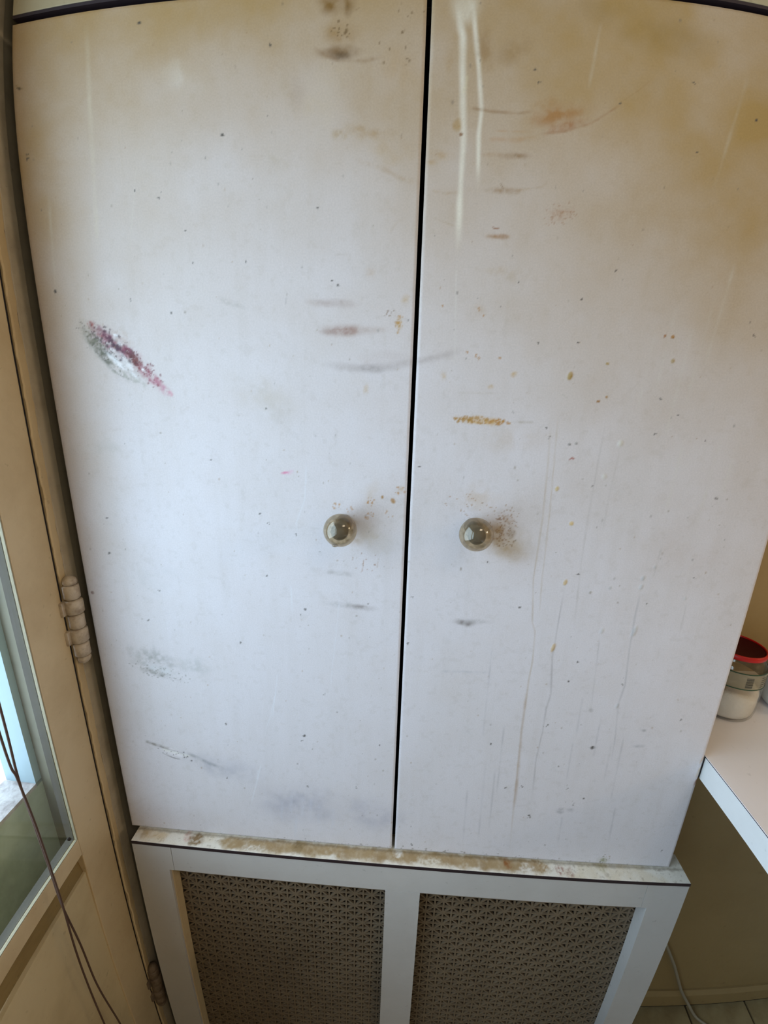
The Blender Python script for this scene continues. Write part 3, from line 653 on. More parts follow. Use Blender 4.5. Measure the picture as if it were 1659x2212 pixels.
  ('d',0.22465,0.87544,0.00119,0.00106,0,3,0.00042,0.00085,(72,66,62),0.75,4680),
  ('d',0.16402,0.85787,0.00116,0.00103,0,3,0.00048,0.00098,(72,66,62),0.75,4242),
  ('d',0.09262,0.7164,0.00127,0.00117,0,3,0.00044,0.00091,(72,66,62),0.75,3970),
  ('d',0.15192,0.70277,0.00127,0.00118,0,3,0.00044,0.00091,(72,66,62),0.75,4416),
  ('d',0.17924,0.72796,0.00124,0.00115,0,3,0.00036,0.00075,(72,66,62),0.75,4575),
  ('d',0.15457,0.66561,0.0013,0.00124,0,3,0.00038,0.00078,(72,66,62),0.75,4490),
  ('d',0.31604,0.67684,0.00128,0.00121,0,3,0.0006,0.00123,(72,66,62),0.75,5615),
  ('d',0.13093,0.3854,0.00154,0.00173,0,3,0.00072,0.00148,(72,66,62),0.75,4684),
  ('d',0.11756,0.193,0.00172,0.00215,0,3,0.0009,0.00185,(72,66,62),0.75,4794),
  ('d',0.14222,0.12522,0.00177,0.00232,0,3,0.00083,0.0017,(72,66,62),0.75,4977),
  ('d',0.16328,0.12857,0.00176,0.0023,0,3,0.00072,0.00148,(72,66,62),0.75,5083),
  ('d',0.19812,0.29169,0.00161,0.00192,0,3,0.00084,0.00174,(72,66,62),0.75,5156),
  ('d',0.20512,0.32006,0.00158,0.00186,0,3,0.00065,0.00133,(72,66,62),0.75,5175),
  ('d',0.24231,0.19745,0.00168,0.00213,0,3,0.00118,0.00243,(72,66,62),0.75,5458),
  ('d',0.17902,0.07892,0.00181,0.00243,0,3,0.00084,0.00174,(72,66,62),0.75,5195),
  ('d',0.20422,0.16534,0.00172,0.00221,0,3,0.0006,0.00124,(72,66,62),0.75,5273),
  ('d',0.26041,0.29052,0.0016,0.00191,0,3,0.00056,0.00115,(72,66,62),0.75,5509),
  ('d',0.26807,0.397,0.0015,0.00169,0,3,0.00061,0.00126,(72,66,62),0.75,5493),
  ('d',0.31332,0.43001,0.00147,0.00162,0,3,0.0006,0.00124,(72,66,62),0.75,5750),
  ('d',0.18909,0.42922,0.00149,0.00164,0,3,0.00061,0.00125,(72,66,62),0.75,4990),
  ('d',0.10783,0.45867,0.00148,0.00159,0,3,0.00052,0.00106,(72,66,62),0.75,4460),
  ('d',0.11622,0.46334,0.00147,0.00158,0,3,0.00051,0.00106,(72,66,62),0.75,4506),
  ('d',0.10868,0.47874,0.00146,0.00155,0,3,0.00051,0.00105,(72,66,62),0.75,4440),
  ('d',0.08936,0.43829,0.0015,0.00163,0,3,0.00053,0.00108,(72,66,62),0.75,4373),
  ('d',0.18256,0.22631,0.00167,0.00207,0,3,0.00068,0.0014,(72,66,62),0.75,5117),
  ('d',0.22051,0.13021,0.00175,0.00229,0,3,0.00061,0.00126,(72,66,62),0.75,5378),
  ('d',0.24364,0.11491,0.00176,0.00233,0,3,0.00072,0.00148,(72,66,62),0.75,5505),
  ('d',0.23348,0.10379,0.00177,0.00236,0,3,0.00062,0.00128,(72,66,62),0.75,5458),
  ('d',0.20667,0.02838,0.00185,0.00256,0,3,0.00076,0.00155,(72,66,62),0.75,5360),
  ('d',0.36193,0.03066,0.00185,0.00257,0,3,0.00065,0.00133,(72,66,62),0.75,6122),
  ('d',0.33866,0.24586,0.00163,0.00201,0,3,0.00048,0.00098,(72,66,62),0.75,5965),
  ('d',0.0254,0.01029,0.00192,0.00264,0,3,0.0009,0.00184,(72,66,62),0.75,4493),
  ('d',0.00873,0.39099,0.00157,0.00174,0,3,0.00055,0.00113,(72,66,62),0.75,3960),
  ('d',0.0093,0.54114,0.00144,0.00146,0,3,0.00042,0.00087,(72,66,62),0.75,3723),
  ('d',0.00596,0.33084,0.00163,0.00186,0,3,0.00066,0.00137,(72,66,62),0.75,4030),
  ('b',0.10651,0.4618,0.03835,0.02749,-20,(173,149,105),0.42,0.98,0.0118,0.5),
  ('b',0.09946,0.47308,0.01761,0.0188,-10,(153,119,67),0.6,0.95,0.00587,0.55),
  ('b',0.10871,0.45498,0.02961,0.01385,-20,(162,131,79),0.4,0.95,0.00888,0.55),
  ('b',0.12409,0.45038,0.03455,0.01819,-15,(163,146,124),0.24,0.95,0.01283,0.5),  # painted cast shadow, right and below the right knob
  ('d',0.1019,0.4732,0.01662,0.02088,0,80,0.00049,0.00147,(127,88,38),0.6,41),
  ('d',0.10276,0.48882,0.01937,0.01537,0,50,0.00044,0.00116,(147,106,53),0.55,42),
  ('b',0.11244,0.47107,0.00586,0.00627,0,(126,99,52),0.45,0.9,0.00391,0.6),
  ('b',0.07166,0.51037,0.03368,0.02005,0,(182,152,108),0.24,0.95,0.00962,0.75),
  ('d',0.06747,0.50261,0.02903,0.01519,0,26,0.00048,0.00126,(158,112,57),0.6,43),
  ('b',0.10577,0.48793,0.00968,0.00615,-20,(158,116,60),0.4,0.9,0.00387,0.7),
  ('b',0.07001,0.36233,0.01997,0.00535,-2,(120,112,112),0.6875,0.9,0.00473,0.45),
  ('b',0.07387,0.36018,0.00841,0.00477,0,(104,96,94),0.4,0.9,0.00315,0.5),
  ('b',0.08402,0.36498,0.02092,0.00444,0,(150,148,150),0.375,0.9,0.00471,0.6),
  ('s',[(0.04612,0.29559),(0.10619,0.2978)],0.00192,(165,168,180),0.3,0.00658,0.6),
  ('b',0.12014,0.18448,0.01724,0.01304,50,(150,150,155),0.0,0.9,0.00517,0.6),
  ('b',0.21736,0.0912,0.00834,0.00718,0,(120,122,132),0.45,0.9,0.00417,0.6),
  ('b',0.23021,0.0939,0.00832,0.00557,0,(130,132,140),0.35,0.9,0.00416,0.6),
  ('b',0.24175,0.19741,0.00562,0.00284,0,(80,76,76),0.6,0.8,0.00337,0.3),
  ('b',0.29731,0.20351,0.01226,0.00351,6,(150,152,160),0.45,0.85,0.00446,0.4),
  ('b',0.23103,0.25231,0.00437,0.00467,0,(130,128,130),0.5,0.85,0.00327,0.4),
  ('b',0.29819,0.22746,0.00495,0.00342,0,(130,130,136),0.5,0.8,0.0033,0.5),
  ('s',[(0.13707,0.60498),(0.14048,0.54981),(0.14231,0.4906),(0.14167,0.44857),(0.14101,0.42118),(0.14657,0.36698),(0.15114,0.35532),(0.15289,0.31551),(0.1517,0.28991),(0.1521,0.2502),(0.15172,0.21563),(0.15365,0.16504),(0.15574,0.11147),(0.15835,0.04617),(0.16051,-0.00601)],0.00112,(179,162,144),0.5,0.02247,0.35),
  ('s',[(0.1511,0.27682),(0.15202,0.22267),(0.15569,0.14256),(0.15701,0.0794)],0.00218,(155,124,92),0.42,0.02175,0.45),
  ('s',[(0.14381,0.6052),(0.14668,0.54526),(0.14903,0.49091),(0.14985,0.45434),(0.15072,0.41612),(0.1538,0.3674)],0.0009,(179,162,144),0.4,0.02245,0.4),
  ('s',[(0.17676,0.41751),(0.1759,0.39486),(0.17521,0.34774),(0.17487,0.32316),(0.1802,0.27222),(0.17742,0.25199),(0.17753,0.21755),(0.17519,0.17418),(0.17747,0.12899),(0.1784,0.09349)],0.00125,(150,146,152),0.45,0.02499,0.35),
  ('s',[(0.19132,0.59787),(0.19025,0.54697),(0.18925,0.49271),(0.18993,0.44019),(0.19314,0.37849),(0.196,0.34898)],0.00112,(170,164,164),0.34,0.02242,0.45),
  ('s',[(0.21014,0.56658),(0.20717,0.52347),(0.20688,0.47291)],0.00114,(172,166,164),0.3,0.0228,0.45),
  ('s',[(0.25927,0.42179),(0.25869,0.38213),(0.26022,0.34063),(0.26414,0.29075),(0.26136,0.26438),(0.26676,0.20989),(0.26883,0.16656)],0.00124,(160,160,168),0.42,0.02473,0.4),
  ('s',[(0.22401,0.35663),(0.22687,0.31389),(0.23103,0.24894)],0.00103,(165,164,170),0.35,0.02576,0.5),
  ('s',[(0.31148,0.40211),(0.31216,0.3616)],0.001,(170,168,172),0.35,0.01995,0.4),
  ('s',[(0.27142,0.46548),(0.26908,0.4278)],0.00096,(170,168,170),0.35,0.01927,0.4),
  ('s',[(0.10448,0.34337),(0.10499,0.27362),(0.10566,0.19783)],0.00132,(150,150,160),0.26,0.0211,0.6),
  ('s',[(0.12994,0.22799),(0.13085,0.17063),(0.13188,0.10938)],0.0014,(150,150,160),0.26,0.02242,0.6),
  ('s',[(0.11291,0.16916),(0.1142,0.09983),(0.11566,0.02486)],0.00145,(150,150,160),0.26,0.02321,0.6),
  ('s',[(0.12601,0.15528),(0.1271,0.10099),(0.12829,0.04331)],0.00146,(150,150,160),0.26,0.02333,0.6),
  ('s',[(0.2165,0.20628),(0.21717,0.17375),(0.21789,0.14)],0.0014,(150,150,160),0.26,0.02242,0.6),
  ('s',[(0.22128,0.08505),(0.22219,0.05621),(0.22315,0.02642)],0.00149,(150,150,160),0.26,0.0239,0.6),
  ('s',[(0.28677,0.10648),(0.28807,0.07009),(0.2895,0.03215)],0.00147,(150,150,160),0.26,0.02351,0.6),
  ('s',[(0.26342,0.20966),(0.26414,0.17728),(0.26493,0.14369)],0.00139,(150,150,160),0.26,0.02227,0.6),
  ('s',[(0.09344,0.12173),(0.09445,0.06947),(0.09556,0.0141)],0.00149,(150,150,160),0.26,0.02388,0.6),
  ('s',[(0.21809,0.27476),(0.21856,0.24127),(0.21907,0.20647)],0.00135,(150,150,160),0.26,0.02159,0.6),
  ('s',[(0.24414,0.24983),(0.24473,0.21539),(0.24538,0.17956)],0.00136,(150,150,160),0.26,0.02183,0.6),
  ('s',[(0.27641,0.22459),(0.27765,0.16721),(0.27912,0.10588)],0.00138,(150,150,160),0.26,0.02207,0.6),
  ('s',[(0.22468,0.68395),(0.22226,0.64251),(0.21982,0.59887)],0.00191,(205,202,192),0.16,0.01697,0.6),
  ('s',[(0.23989,0.70432),(0.23698,0.66184),(0.23406,0.61707)],0.00188,(205,202,192),0.16,0.01675,0.6),
  ('s',[(0.25857,0.68498),(0.25491,0.63079),(0.25124,0.57279)],0.0019,(205,202,192),0.16,0.01693,0.6),
  ('s',[(0.27256,0.70927),(0.26833,0.65663),(0.26414,0.60048)],0.00188,(205,202,192),0.16,0.01672,0.6),
  ('s',[(0.28471,0.74055),(0.28007,0.6937),(0.27559,0.64429)],0.00186,(205,202,192),0.16,0.01653,0.6),
  ('s',[(0.32497,0.60277),(0.3223,0.557),(0.31967,0.50855)],0.002,(205,202,192),0.16,0.01778,0.6),
  ('s',[(0.30684,0.58409),(0.30433,0.53243),(0.30186,0.47732)],0.00202,(205,202,192),0.16,0.01795,0.6),
  ('s',[(0.27092,0.58271),(0.26915,0.54059),(0.26739,0.49621)],0.00202,(205,202,192),0.16,0.01798,0.6),
  ('s',[(0.27198,0.89097),(0.26131,0.84029),(0.25317,0.79127)],0.00187,(205,202,192),0.16,0.01661,0.6),
  ('s',[(0.14212,0.92009),(0.13881,0.89204),(0.13595,0.86464)],0.00172,(205,202,192),0.16,0.0153,0.6),
  ('d',-0.37011,-0.00372,0.01728,0.00465,-4,5,0.00072,0.00216,(92,80,61),0.5,100),
  ('d',-0.33907,-0.00268,0.01707,0.00462,-4,5,0.00071,0.00213,(92,80,61),0.5,101),
  ('d',-0.30834,-0.00176,0.01688,0.0046,-4,5,0.0007,0.00211,(92,80,61),0.5,102),
  ('d',-0.2779,-0.00093,0.01671,0.00458,-4,5,0.0007,0.00209,(92,80,61),0.5,103),
  ('d',-0.24772,-0.00019,0.01654,0.00456,-4,5,0.00069,0.00207,(92,80,61),0.5,104),
  ('d',-0.21778,0.00047,0.01639,0.00454,-4,5,0.00068,0.00205,(92,80,61),0.5,105),
  ('d',-0.18808,0.00106,0.01625,0.00452,-4,5,0.00068,0.00203,(92,80,61),0.5,106),
  ('d',-0.15858,0.00158,0.01611,0.00451,-4,5,0.00067,0.00201,(92,80,61),0.5,107),
  ('d',-0.12927,0.00204,0.01598,0.00449,-4,5,0.00067,0.002,(92,80,61),0.5,108),
  ('d',-0.10015,0.00243,0.01586,0.00448,-4,5,0.00066,0.00198,(92,80,61),0.5,109),
  ('d',-0.0712,0.00276,0.01575,0.00446,-4,5,0.00066,0.00197,(92,80,61),0.5,110),
  ('d',-0.04241,0.00303,0.01564,0.00445,-4,5,0.00065,0.00196,(92,80,61),0.5,111),
  ('d',-0.01377,0.00323,0.01554,0.00444,-4,5,0.00065,0.00194,(92,80,61),0.5,112),
  ('d',0.01474,0.00338,0.01545,0.00443,-4,5,0.00064,0.00193,(92,80,61),0.5,113),
  ('d',0.04312,0.00347,0.01536,0.00442,-4,5,0.00064,0.00192,(92,80,61),0.5,114),
  ('d',0.0714,0.00349,0.01528,0.00442,-4,5,0.00064,0.00191,(92,80,61),0.5,115),
  ('d',0.09957,0.00346,0.01521,0.00441,-4,5,0.00063,0.0019,(92,80,61),0.5,116),
  ('d',0.12765,0.00336,0.01514,0.0044,-4,5,0.00063,0.00189,(92,80,61),0.5,117),
  ('d',0.15566,0.00319,0.01508,0.0044,-4,5,0.00063,0.00189,(92,80,61),0.5,118),
  ('d',0.1836,0.00295,0.01503,0.0044,-4,5,0.00063,0.00188,(92,80,61),0.5,119),
  ('d',0.2115,0.00263,0.01499,0.0044,-4,5,0.00062,0.00187,(92,80,61),0.5,120),
  ('d',0.23938,0.00222,0.01495,0.0044,-4,5,0.00062,0.00187,(92,80,61),0.5,121),
  ('d',0.26725,0.00171,0.01494,0.0044,-4,5,0.00062,0.00187,(92,80,61),0.5,122),
  ('d',0.29515,0.00108,0.01494,0.00441,-4,5,0.00062,0.00187,(92,80,61),0.5,123),
  ('d',0.32311,0.00031,0.01496,0.00443,-4,5,0.00062,0.00187,(92,80,61),0.5,124),
  ('d',0.35119,-0.00065,0.01501,0.00444,-4,5,0.00063,0.00188,(92,80,61),0.5,125),
  ('b',0.28954,0.00762,0.01116,0.00788,0,(124,128,50),0.55,0.9,0.00372,0.7),
  ('d',0.28906,0.01024,0.00991,0.01048,0,16,0.00062,0.00155,(100,92,32),0.6,51),
  ('b',0.15842,-0.00443,0.01009,0.00532,0,(150,96,40),0.5,0.9,0.00378,0.6),
  ('b',0.3804,0.17056,0.00398,0.01459,-16,(210,186,154),0.8,0.6,0.00341,0.5),
  ('b',0.37991,0.15332,0.00287,0.00893,-16,(149,90,51),0.8,0.6,0.00345,0.4),
  ('b',0.37886,0.18878,0.00225,0.01,-16,(202,170,133),0.6,0.7,0.00338,0.5),
  ('b',-0.37358,0.37432,0.00297,0.00309,0,(96,47,35),0.7,0.6,0.00357,0.3),
  ('b',-0.31076,0.66185,0.0125,0.00594,-40,(96,40,66),0.8,0.7,0.00321,0.95),
  ('b',-0.30213,0.65313,0.0148,0.00666,-40,(74,34,56),0.8,0.7,0.00322,0.95),
  ('b',-0.29272,0.6497,0.00909,0.00601,-45,(128,56,82),0.7,0.7,0.00321,0.95),
  ('b',-0.28575,0.64266,0.00796,0.00672,-50,(84,26,32),0.9,0.7,0.00386,0.95),
  ('b',-0.28056,0.63691,0.01253,0.00609,-50,(127,66,61),0.6,0.7,0.00322,0.95),
  ('b',-0.2728,0.62755,0.01484,0.00614,-48,(150,84,98),0.6,0.7,0.00323,0.95),
  ('b',-0.26523,0.62041,0.01257,0.00688,-42,(170,104,122),0.6,0.7,0.00388,0.95),
  ('b',-0.25632,0.6114,0.00802,0.00555,-40,(184,128,148),0.6,0.7,0.00388,0.95),
  ('b',-0.32268,0.67137,0.00909,0.00589,-35,(112,52,60),0.7,0.7,0.00321,0.95),
  ('b',-0.32672,0.67396,0.00455,0.00392,0,(150,65,57),0.7,0.7,0.00321,0.95),
  ('b',-0.32711,0.6586,0.0195,0.01064,-55,(111,109,89),0.5,0.7,0.00389,0.95),
  ('b',-0.31685,0.64401,0.01727,0.00607,-50,(84,87,70),0.6,0.7,0.00325,0.95),
  ('b',-0.30641,0.6297,0.01965,0.00548,-35,(119,119,101),0.4,0.7,0.00327,0.95),
  ('b',-0.28978,0.62314,0.02305,0.00551,-30,(140,140,128),0.35,0.7,0.00326,0.95),
  ('b',-0.2961,0.66114,0.01695,0.01055,-40,(179,159,147),0.35,0.7,0.00319,0.95),
  ('b',-0.29879,0.65582,0.00345,0.00221,-30,(226,224,228),0.8,0.5,0.00296,0.5),
  ('b',-0.30709,0.64951,0.00447,0.00223,-50,(226,224,228),0.8,0.5,0.00298,0.5),
  ('b',-0.29566,0.64252,0.00596,0.00269,-45,(226,224,228),0.8,0.5,0.00298,0.5),
  ('b',-0.2909,0.63359,0.00598,0.00272,-45,(226,224,228),0.8,0.5,0.00299,0.5),
  ('b',-0.29976,0.63435,0.008,0.00318,-40,(226,224,228),0.8,0.5,0.003,0.5),
  ('b',-0.3098,0.64096,0.007,0.00271,-48,(226,224,228),0.8,0.5,0.003,0.5),
  ('b',-0.27644,0.63021,0.00397,0.00182,-45,(226,224,228),0.8,0.5,0.00298,0.5),
  ('b',-0.30164,0.66371,0.00344,0.00175,-20,(226,224,228),0.8,0.5,0.00295,0.5),
]
RELIEF = [
  (-0.307,0.63965,0.01699,0.00451,-45,-0.0006),
  (-0.3012,0.65976,0.00789,0.00441,-35,-0.0006),
  (-0.287,0.64443,0.01088,0.00447,-45,-0.0005),
  (-0.28084,0.63466,0.01488,0.00542,-45,-0.0004),
  (-0.30547,0.27154,0.02448,0.00687,-14,-0.0004),
  (-0.29976,0.1418,0.02089,0.00474,-16,-0.0011),
  (-0.30858,0.14869,0.01566,0.00235,-16,0.0009),
  (0.15049,0.63515,0.00355,0.0059,-12,0.00066),
  (0.24085,0.67307,0.00245,0.00234,-12,0.00044000000000000007),
  (0.23345,0.67366,0.00147,0.00233,-12,0.000275),
  (0.18097,0.61219,0.00256,0.00202,-12,0.00038500000000000003),
  (0.18835,0.61639,0.00204,0.00201,-12,0.00038500000000000003),
  (0.24502,0.65168,0.00298,0.00287,-12,0.00044000000000000007),
  (0.18433,0.64725,0.0025,0.00193,-12,0.00033),
  (0.2092,0.57211,0.00366,0.00475,-12,0.0006050000000000001),
  (0.19865,0.53819,0.00374,0.00385,-12,0.00055),
  (0.1529,0.52318,0.00271,0.00394,-12,0.00055),
  (0.17284,0.48634,0.00331,0.00352,-12,0.00055),
  (0.1761,0.41859,0.00287,0.00508,-12,0.00055),
  (0.17417,0.3361,0.00301,0.00839,-12,0.00055),
  (0.25862,0.42782,0.00283,0.00438,-12,0.0006050000000000001),
  (0.25862,0.41732,0.00285,0.00443,-12,0.0006050000000000001),
  (0.26138,0.36234,0.00353,0.01013,-12,0.00066),
  (0.22538,0.36088,0.00295,0.00542,-12,0.00055),
  (0.30864,0.40591,0.00229,0.0032,-12,0.00044000000000000007),
  (0.26033,0.26098,0.00249,0.00531,-12,0.000495),
  (0.26887,0.4414,0.00225,0.00308,-12,0.00044000000000000007),
  (0.22552,0.41449,0.00229,0.00318,-12,0.00038500000000000003),
  (0.20495,0.4078,0.0023,0.00257,-12,0.00033),
  (0.16437,0.55546,0.00318,0.00162,-12,0.00022000000000000003),
  (0.1659,0.57051,0.0021,0.00212,-12,0.00022000000000000003),
  (0.15917,0.56933,0.00211,0.00213,-12,0.00022000000000000003),
]
LEDGE_STAINS = [
  (-0.34431,-0.00769,0.0327,0.00909,(206,178,130),0.6,0.8,0.01308,0.5),
  (-0.35817,-0.00772,0.01965,0.00911,(160,130,80),0.45,0.9,0.00786,0.7),
  (-0.27896,-0.00806,0.0143,0.00578,(140,116,86),0.95,0.5,0.0065,0.5),
  (-0.29389,-0.00543,0.00653,0.00389,(190,120,110),0.4,0.6,0.00523,0.6),
  (-0.22789,-0.00913,0.02585,0.00573,(166,142,106),0.9,0.5,0.00905,0.25),
  (-0.20528,-0.00883,0.02582,0.00572,(166,142,106),0.9,0.5,0.00904,0.25),
  (-0.18276,-0.00856,0.02579,0.00571,(166,142,106),0.9,0.5,0.00903,0.25),
  (-0.16031,-0.00832,0.02577,0.0057,(166,142,106),0.9,0.5,0.00902,0.25),
  (-0.13796,-0.00811,0.02574,0.00569,(166,142,106),0.9,0.5,0.00901,0.25),
  (-0.11568,-0.00792,0.02572,0.00568,(166,142,106),0.9,0.5,0.009,0.25),
  (-0.09348,-0.00777,0.0257,0.00568,(166,142,106),0.9,0.5,0.00899,0.25),
  (-0.07136,-0.00764,0.02567,0.00567,(166,142,106),0.9,0.5,0.00899,0.25),
  (-0.04931,-0.00754,0.02565,0.00566,(166,142,106),0.9,0.5,0.00898,0.25),
  (-0.02735,-0.00746,0.02564,0.00565,(166,142,106),0.9,0.5,0.00897,0.25),
  (-0.00545,-0.00741,0.02562,0.00564,(166,142,106),0.9,0.5,0.00897,0.25),
  (0.01637,-0.00738,0.0256,0.00563,(166,142,106),0.9,0.5,0.00896,0.25),
  (0.03812,-0.00739,0.02559,0.00563,(166,142,106),0.9,0.5,0.00896,0.25),
  (0.0598,-0.00742,0.02557,0.00562,(166,142,106),0.9,0.5,0.00895,0.25),
  (0.08142,-0.00747,0.02556,0.00561,(166,142,106),0.9,0.5,0.00895,0.25),
  (0.10296,-0.00756,0.02555,0.0056,(166,142,106),0.9,0.5,0.00894,0.25),
  (0.12444,-0.00767,0.02554,0.0056,(166,142,106),0.9,0.5,0.00894,0.25),
  (0.14586,-0.00781,0.02553,0.00559,(166,142,106),0.9,0.5,0.00893,0.25),
  (0.16721,-0.00798,0.02552,0.00558,(166,142,106),0.9,0.5,0.00893,0.25),
  (0.18851,-0.00819,0.02552,0.00558,(166,142,106),0.9,0.5,0.00893,0.25),
  (-0.21314,-0.01275,0.01541,0.0044,(150,124,88),0.5,0.8,0.00642,0.6),
  (-0.16379,-0.01216,0.01537,0.00439,(150,124,88),0.5,0.8,0.0064,0.6),
  (-0.11483,-0.0117,0.01534,0.00437,(150,124,88),0.5,0.8,0.00639,0.6),
  (-0.06626,-0.01138,0.01531,0.00436,(150,124,88),0.5,0.8,0.00638,0.6),
  (-0.01806,-0.01119,0.01529,0.00434,(150,124,88),0.5,0.8,0.00637,0.6),
  (0.02979,-0.01112,0.01527,0.00433,(150,124,88),0.5,0.8,0.00636,0.6),
  (0.07731,-0.01119,0.01525,0.00432,(150,124,88),0.5,0.8,0.00635,0.6),
  (0.1245,-0.01139,0.01523,0.0043,(150,124,88),0.5,0.8,0.00635,0.6),
  (0.17139,-0.01174,0.01522,0.00429,(150,124,88),0.5,0.8,0.00634,0.6),
  (-0.13272,-0.00535,0.01034,0.00383,(120,98,60),0.7,0.8,0.00517,0.4),
  (0.00726,-0.00282,0.00774,0.00445,(228,222,214),0.9,0.6,0.00387,0.5),
  (-0.19496,-0.01732,0.02547,0.00309,(226,220,210),0.7,0.6,0.00382,0.7),
  (0.05183,-0.01559,0.03156,0.00244,(226,220,208),0.6,0.6,0.00379,0.7),
  (0.19741,-0.00771,0.02171,0.00621,(166,140,104),0.9,0.5,0.00511,0.6),
  (0.18344,-0.01348,0.01265,0.00366,(230,224,216),0.7,0.6,0.0038,0.7),
  (0.22783,-0.01061,0.0089,0.00369,(150,90,70),0.6,0.7,0.00382,0.8),
  (0.23953,-0.0129,0.00761,0.00306,(150,100,80),0.5,0.7,0.0038,0.8),
  (0.28727,-0.00214,0.01162,0.00506,(150,140,96),0.5,0.9,0.00387,0.8),
  (0.15728,-0.00427,0.0077,0.00314,(140,86,36),0.8,0.7,0.00385,0.4),
]


RNG = np.random.RandomState(7)
TABLES = [RNG.rand(256, 256).astype(np.float32) for _ in range(6)]

def vnoise(x, z, seed=0):
    T = TABLES[seed % 6]
    xi = np.floor(x).astype(np.int64); zi = np.floor(z).astype(np.int64)
    fx = (x - xi).astype(np.float32); fz = (z - zi).astype(np.float32)
    fx = fx * fx * (3 - 2 * fx); fz = fz * fz * (3 - 2 * fz)
    ox, oz = (seed * 37) % 256, (seed * 91) % 256
    a = T[(xi + ox) & 255, (zi + oz) & 255]; b = T[(xi + 1 + ox) & 255, (zi + oz) & 255]
    c = T[(xi + ox) & 255, (zi + 1 + oz) & 255]; d = T[(xi + 1 + ox) & 255, (zi + 1 + oz) & 255]
    return (a * (1 - fx) + b * fx) * (1 - fz) + (c * (1 - fx) + d * fx) * fz

def fbm(x, z, scale, seed=0, octaves=4):
    s = 0; a = 0.5; tot = 0; f = 1.0 / scale
    for k in range(octaves):
        s = s + a * vnoise(x * f + 17.3 * k, z * f + 5.1 * k, seed + k)
        tot += a; a *= 0.55; f *= 2.1
    return s / tot

def sstep(a, b, v):
    t = np.clip((v - a) / (b - a), 0, 1)
    return t * t * (3 - 2 * t)

def noisy(m, X, Z, ns, na, seed):
    if na <= 0:
        return m
    n = np.clip((fbm(X, Z, ns, seed) - 0.5) * 3.4 + 0.5, 0, 1)
    return m * ((1 - na) + na * n * 1.4)

def put(img, sl, m, col, alpha):
    c = np.array(lin(col), np.float32)
    a = np.clip(m * alpha, 0, 1)[..., None]
    img[sl] = img[sl] * (1 - a) + c * a

def window(gx, gz, x0, x1, z0, z1):
    i0, i1 = np.searchsorted(gx, [x0, x1]); j0, j1 = np.searchsorted(gz, [z0, z1])
    return (slice(i0, i1), slice(j0, j1)) if i1 > i0 and j1 > j0 else None

def film(X, Z):
    nx, nz = FILM.shape
    u = np.clip((X + 0.38) / 0.76, 0, 1) * (nx - 1); v = np.clip(Z / 0.94, 0, 1) * (nz - 1)
    i = np.minimum(u.astype(int), nx - 2); j = np.minimum(v.astype(int), nz - 2)
    f = u - i; g = v - j
    f = f * f * (3 - 2 * f); g = g * g * (3 - 2 * g)
    return (FILM[i, j] * (1 - f) + FILM[i + 1, j] * f) * (1 - g) + (FILM[i, j + 1] * (1 - f) + FILM[i + 1, j + 1] * f) * g

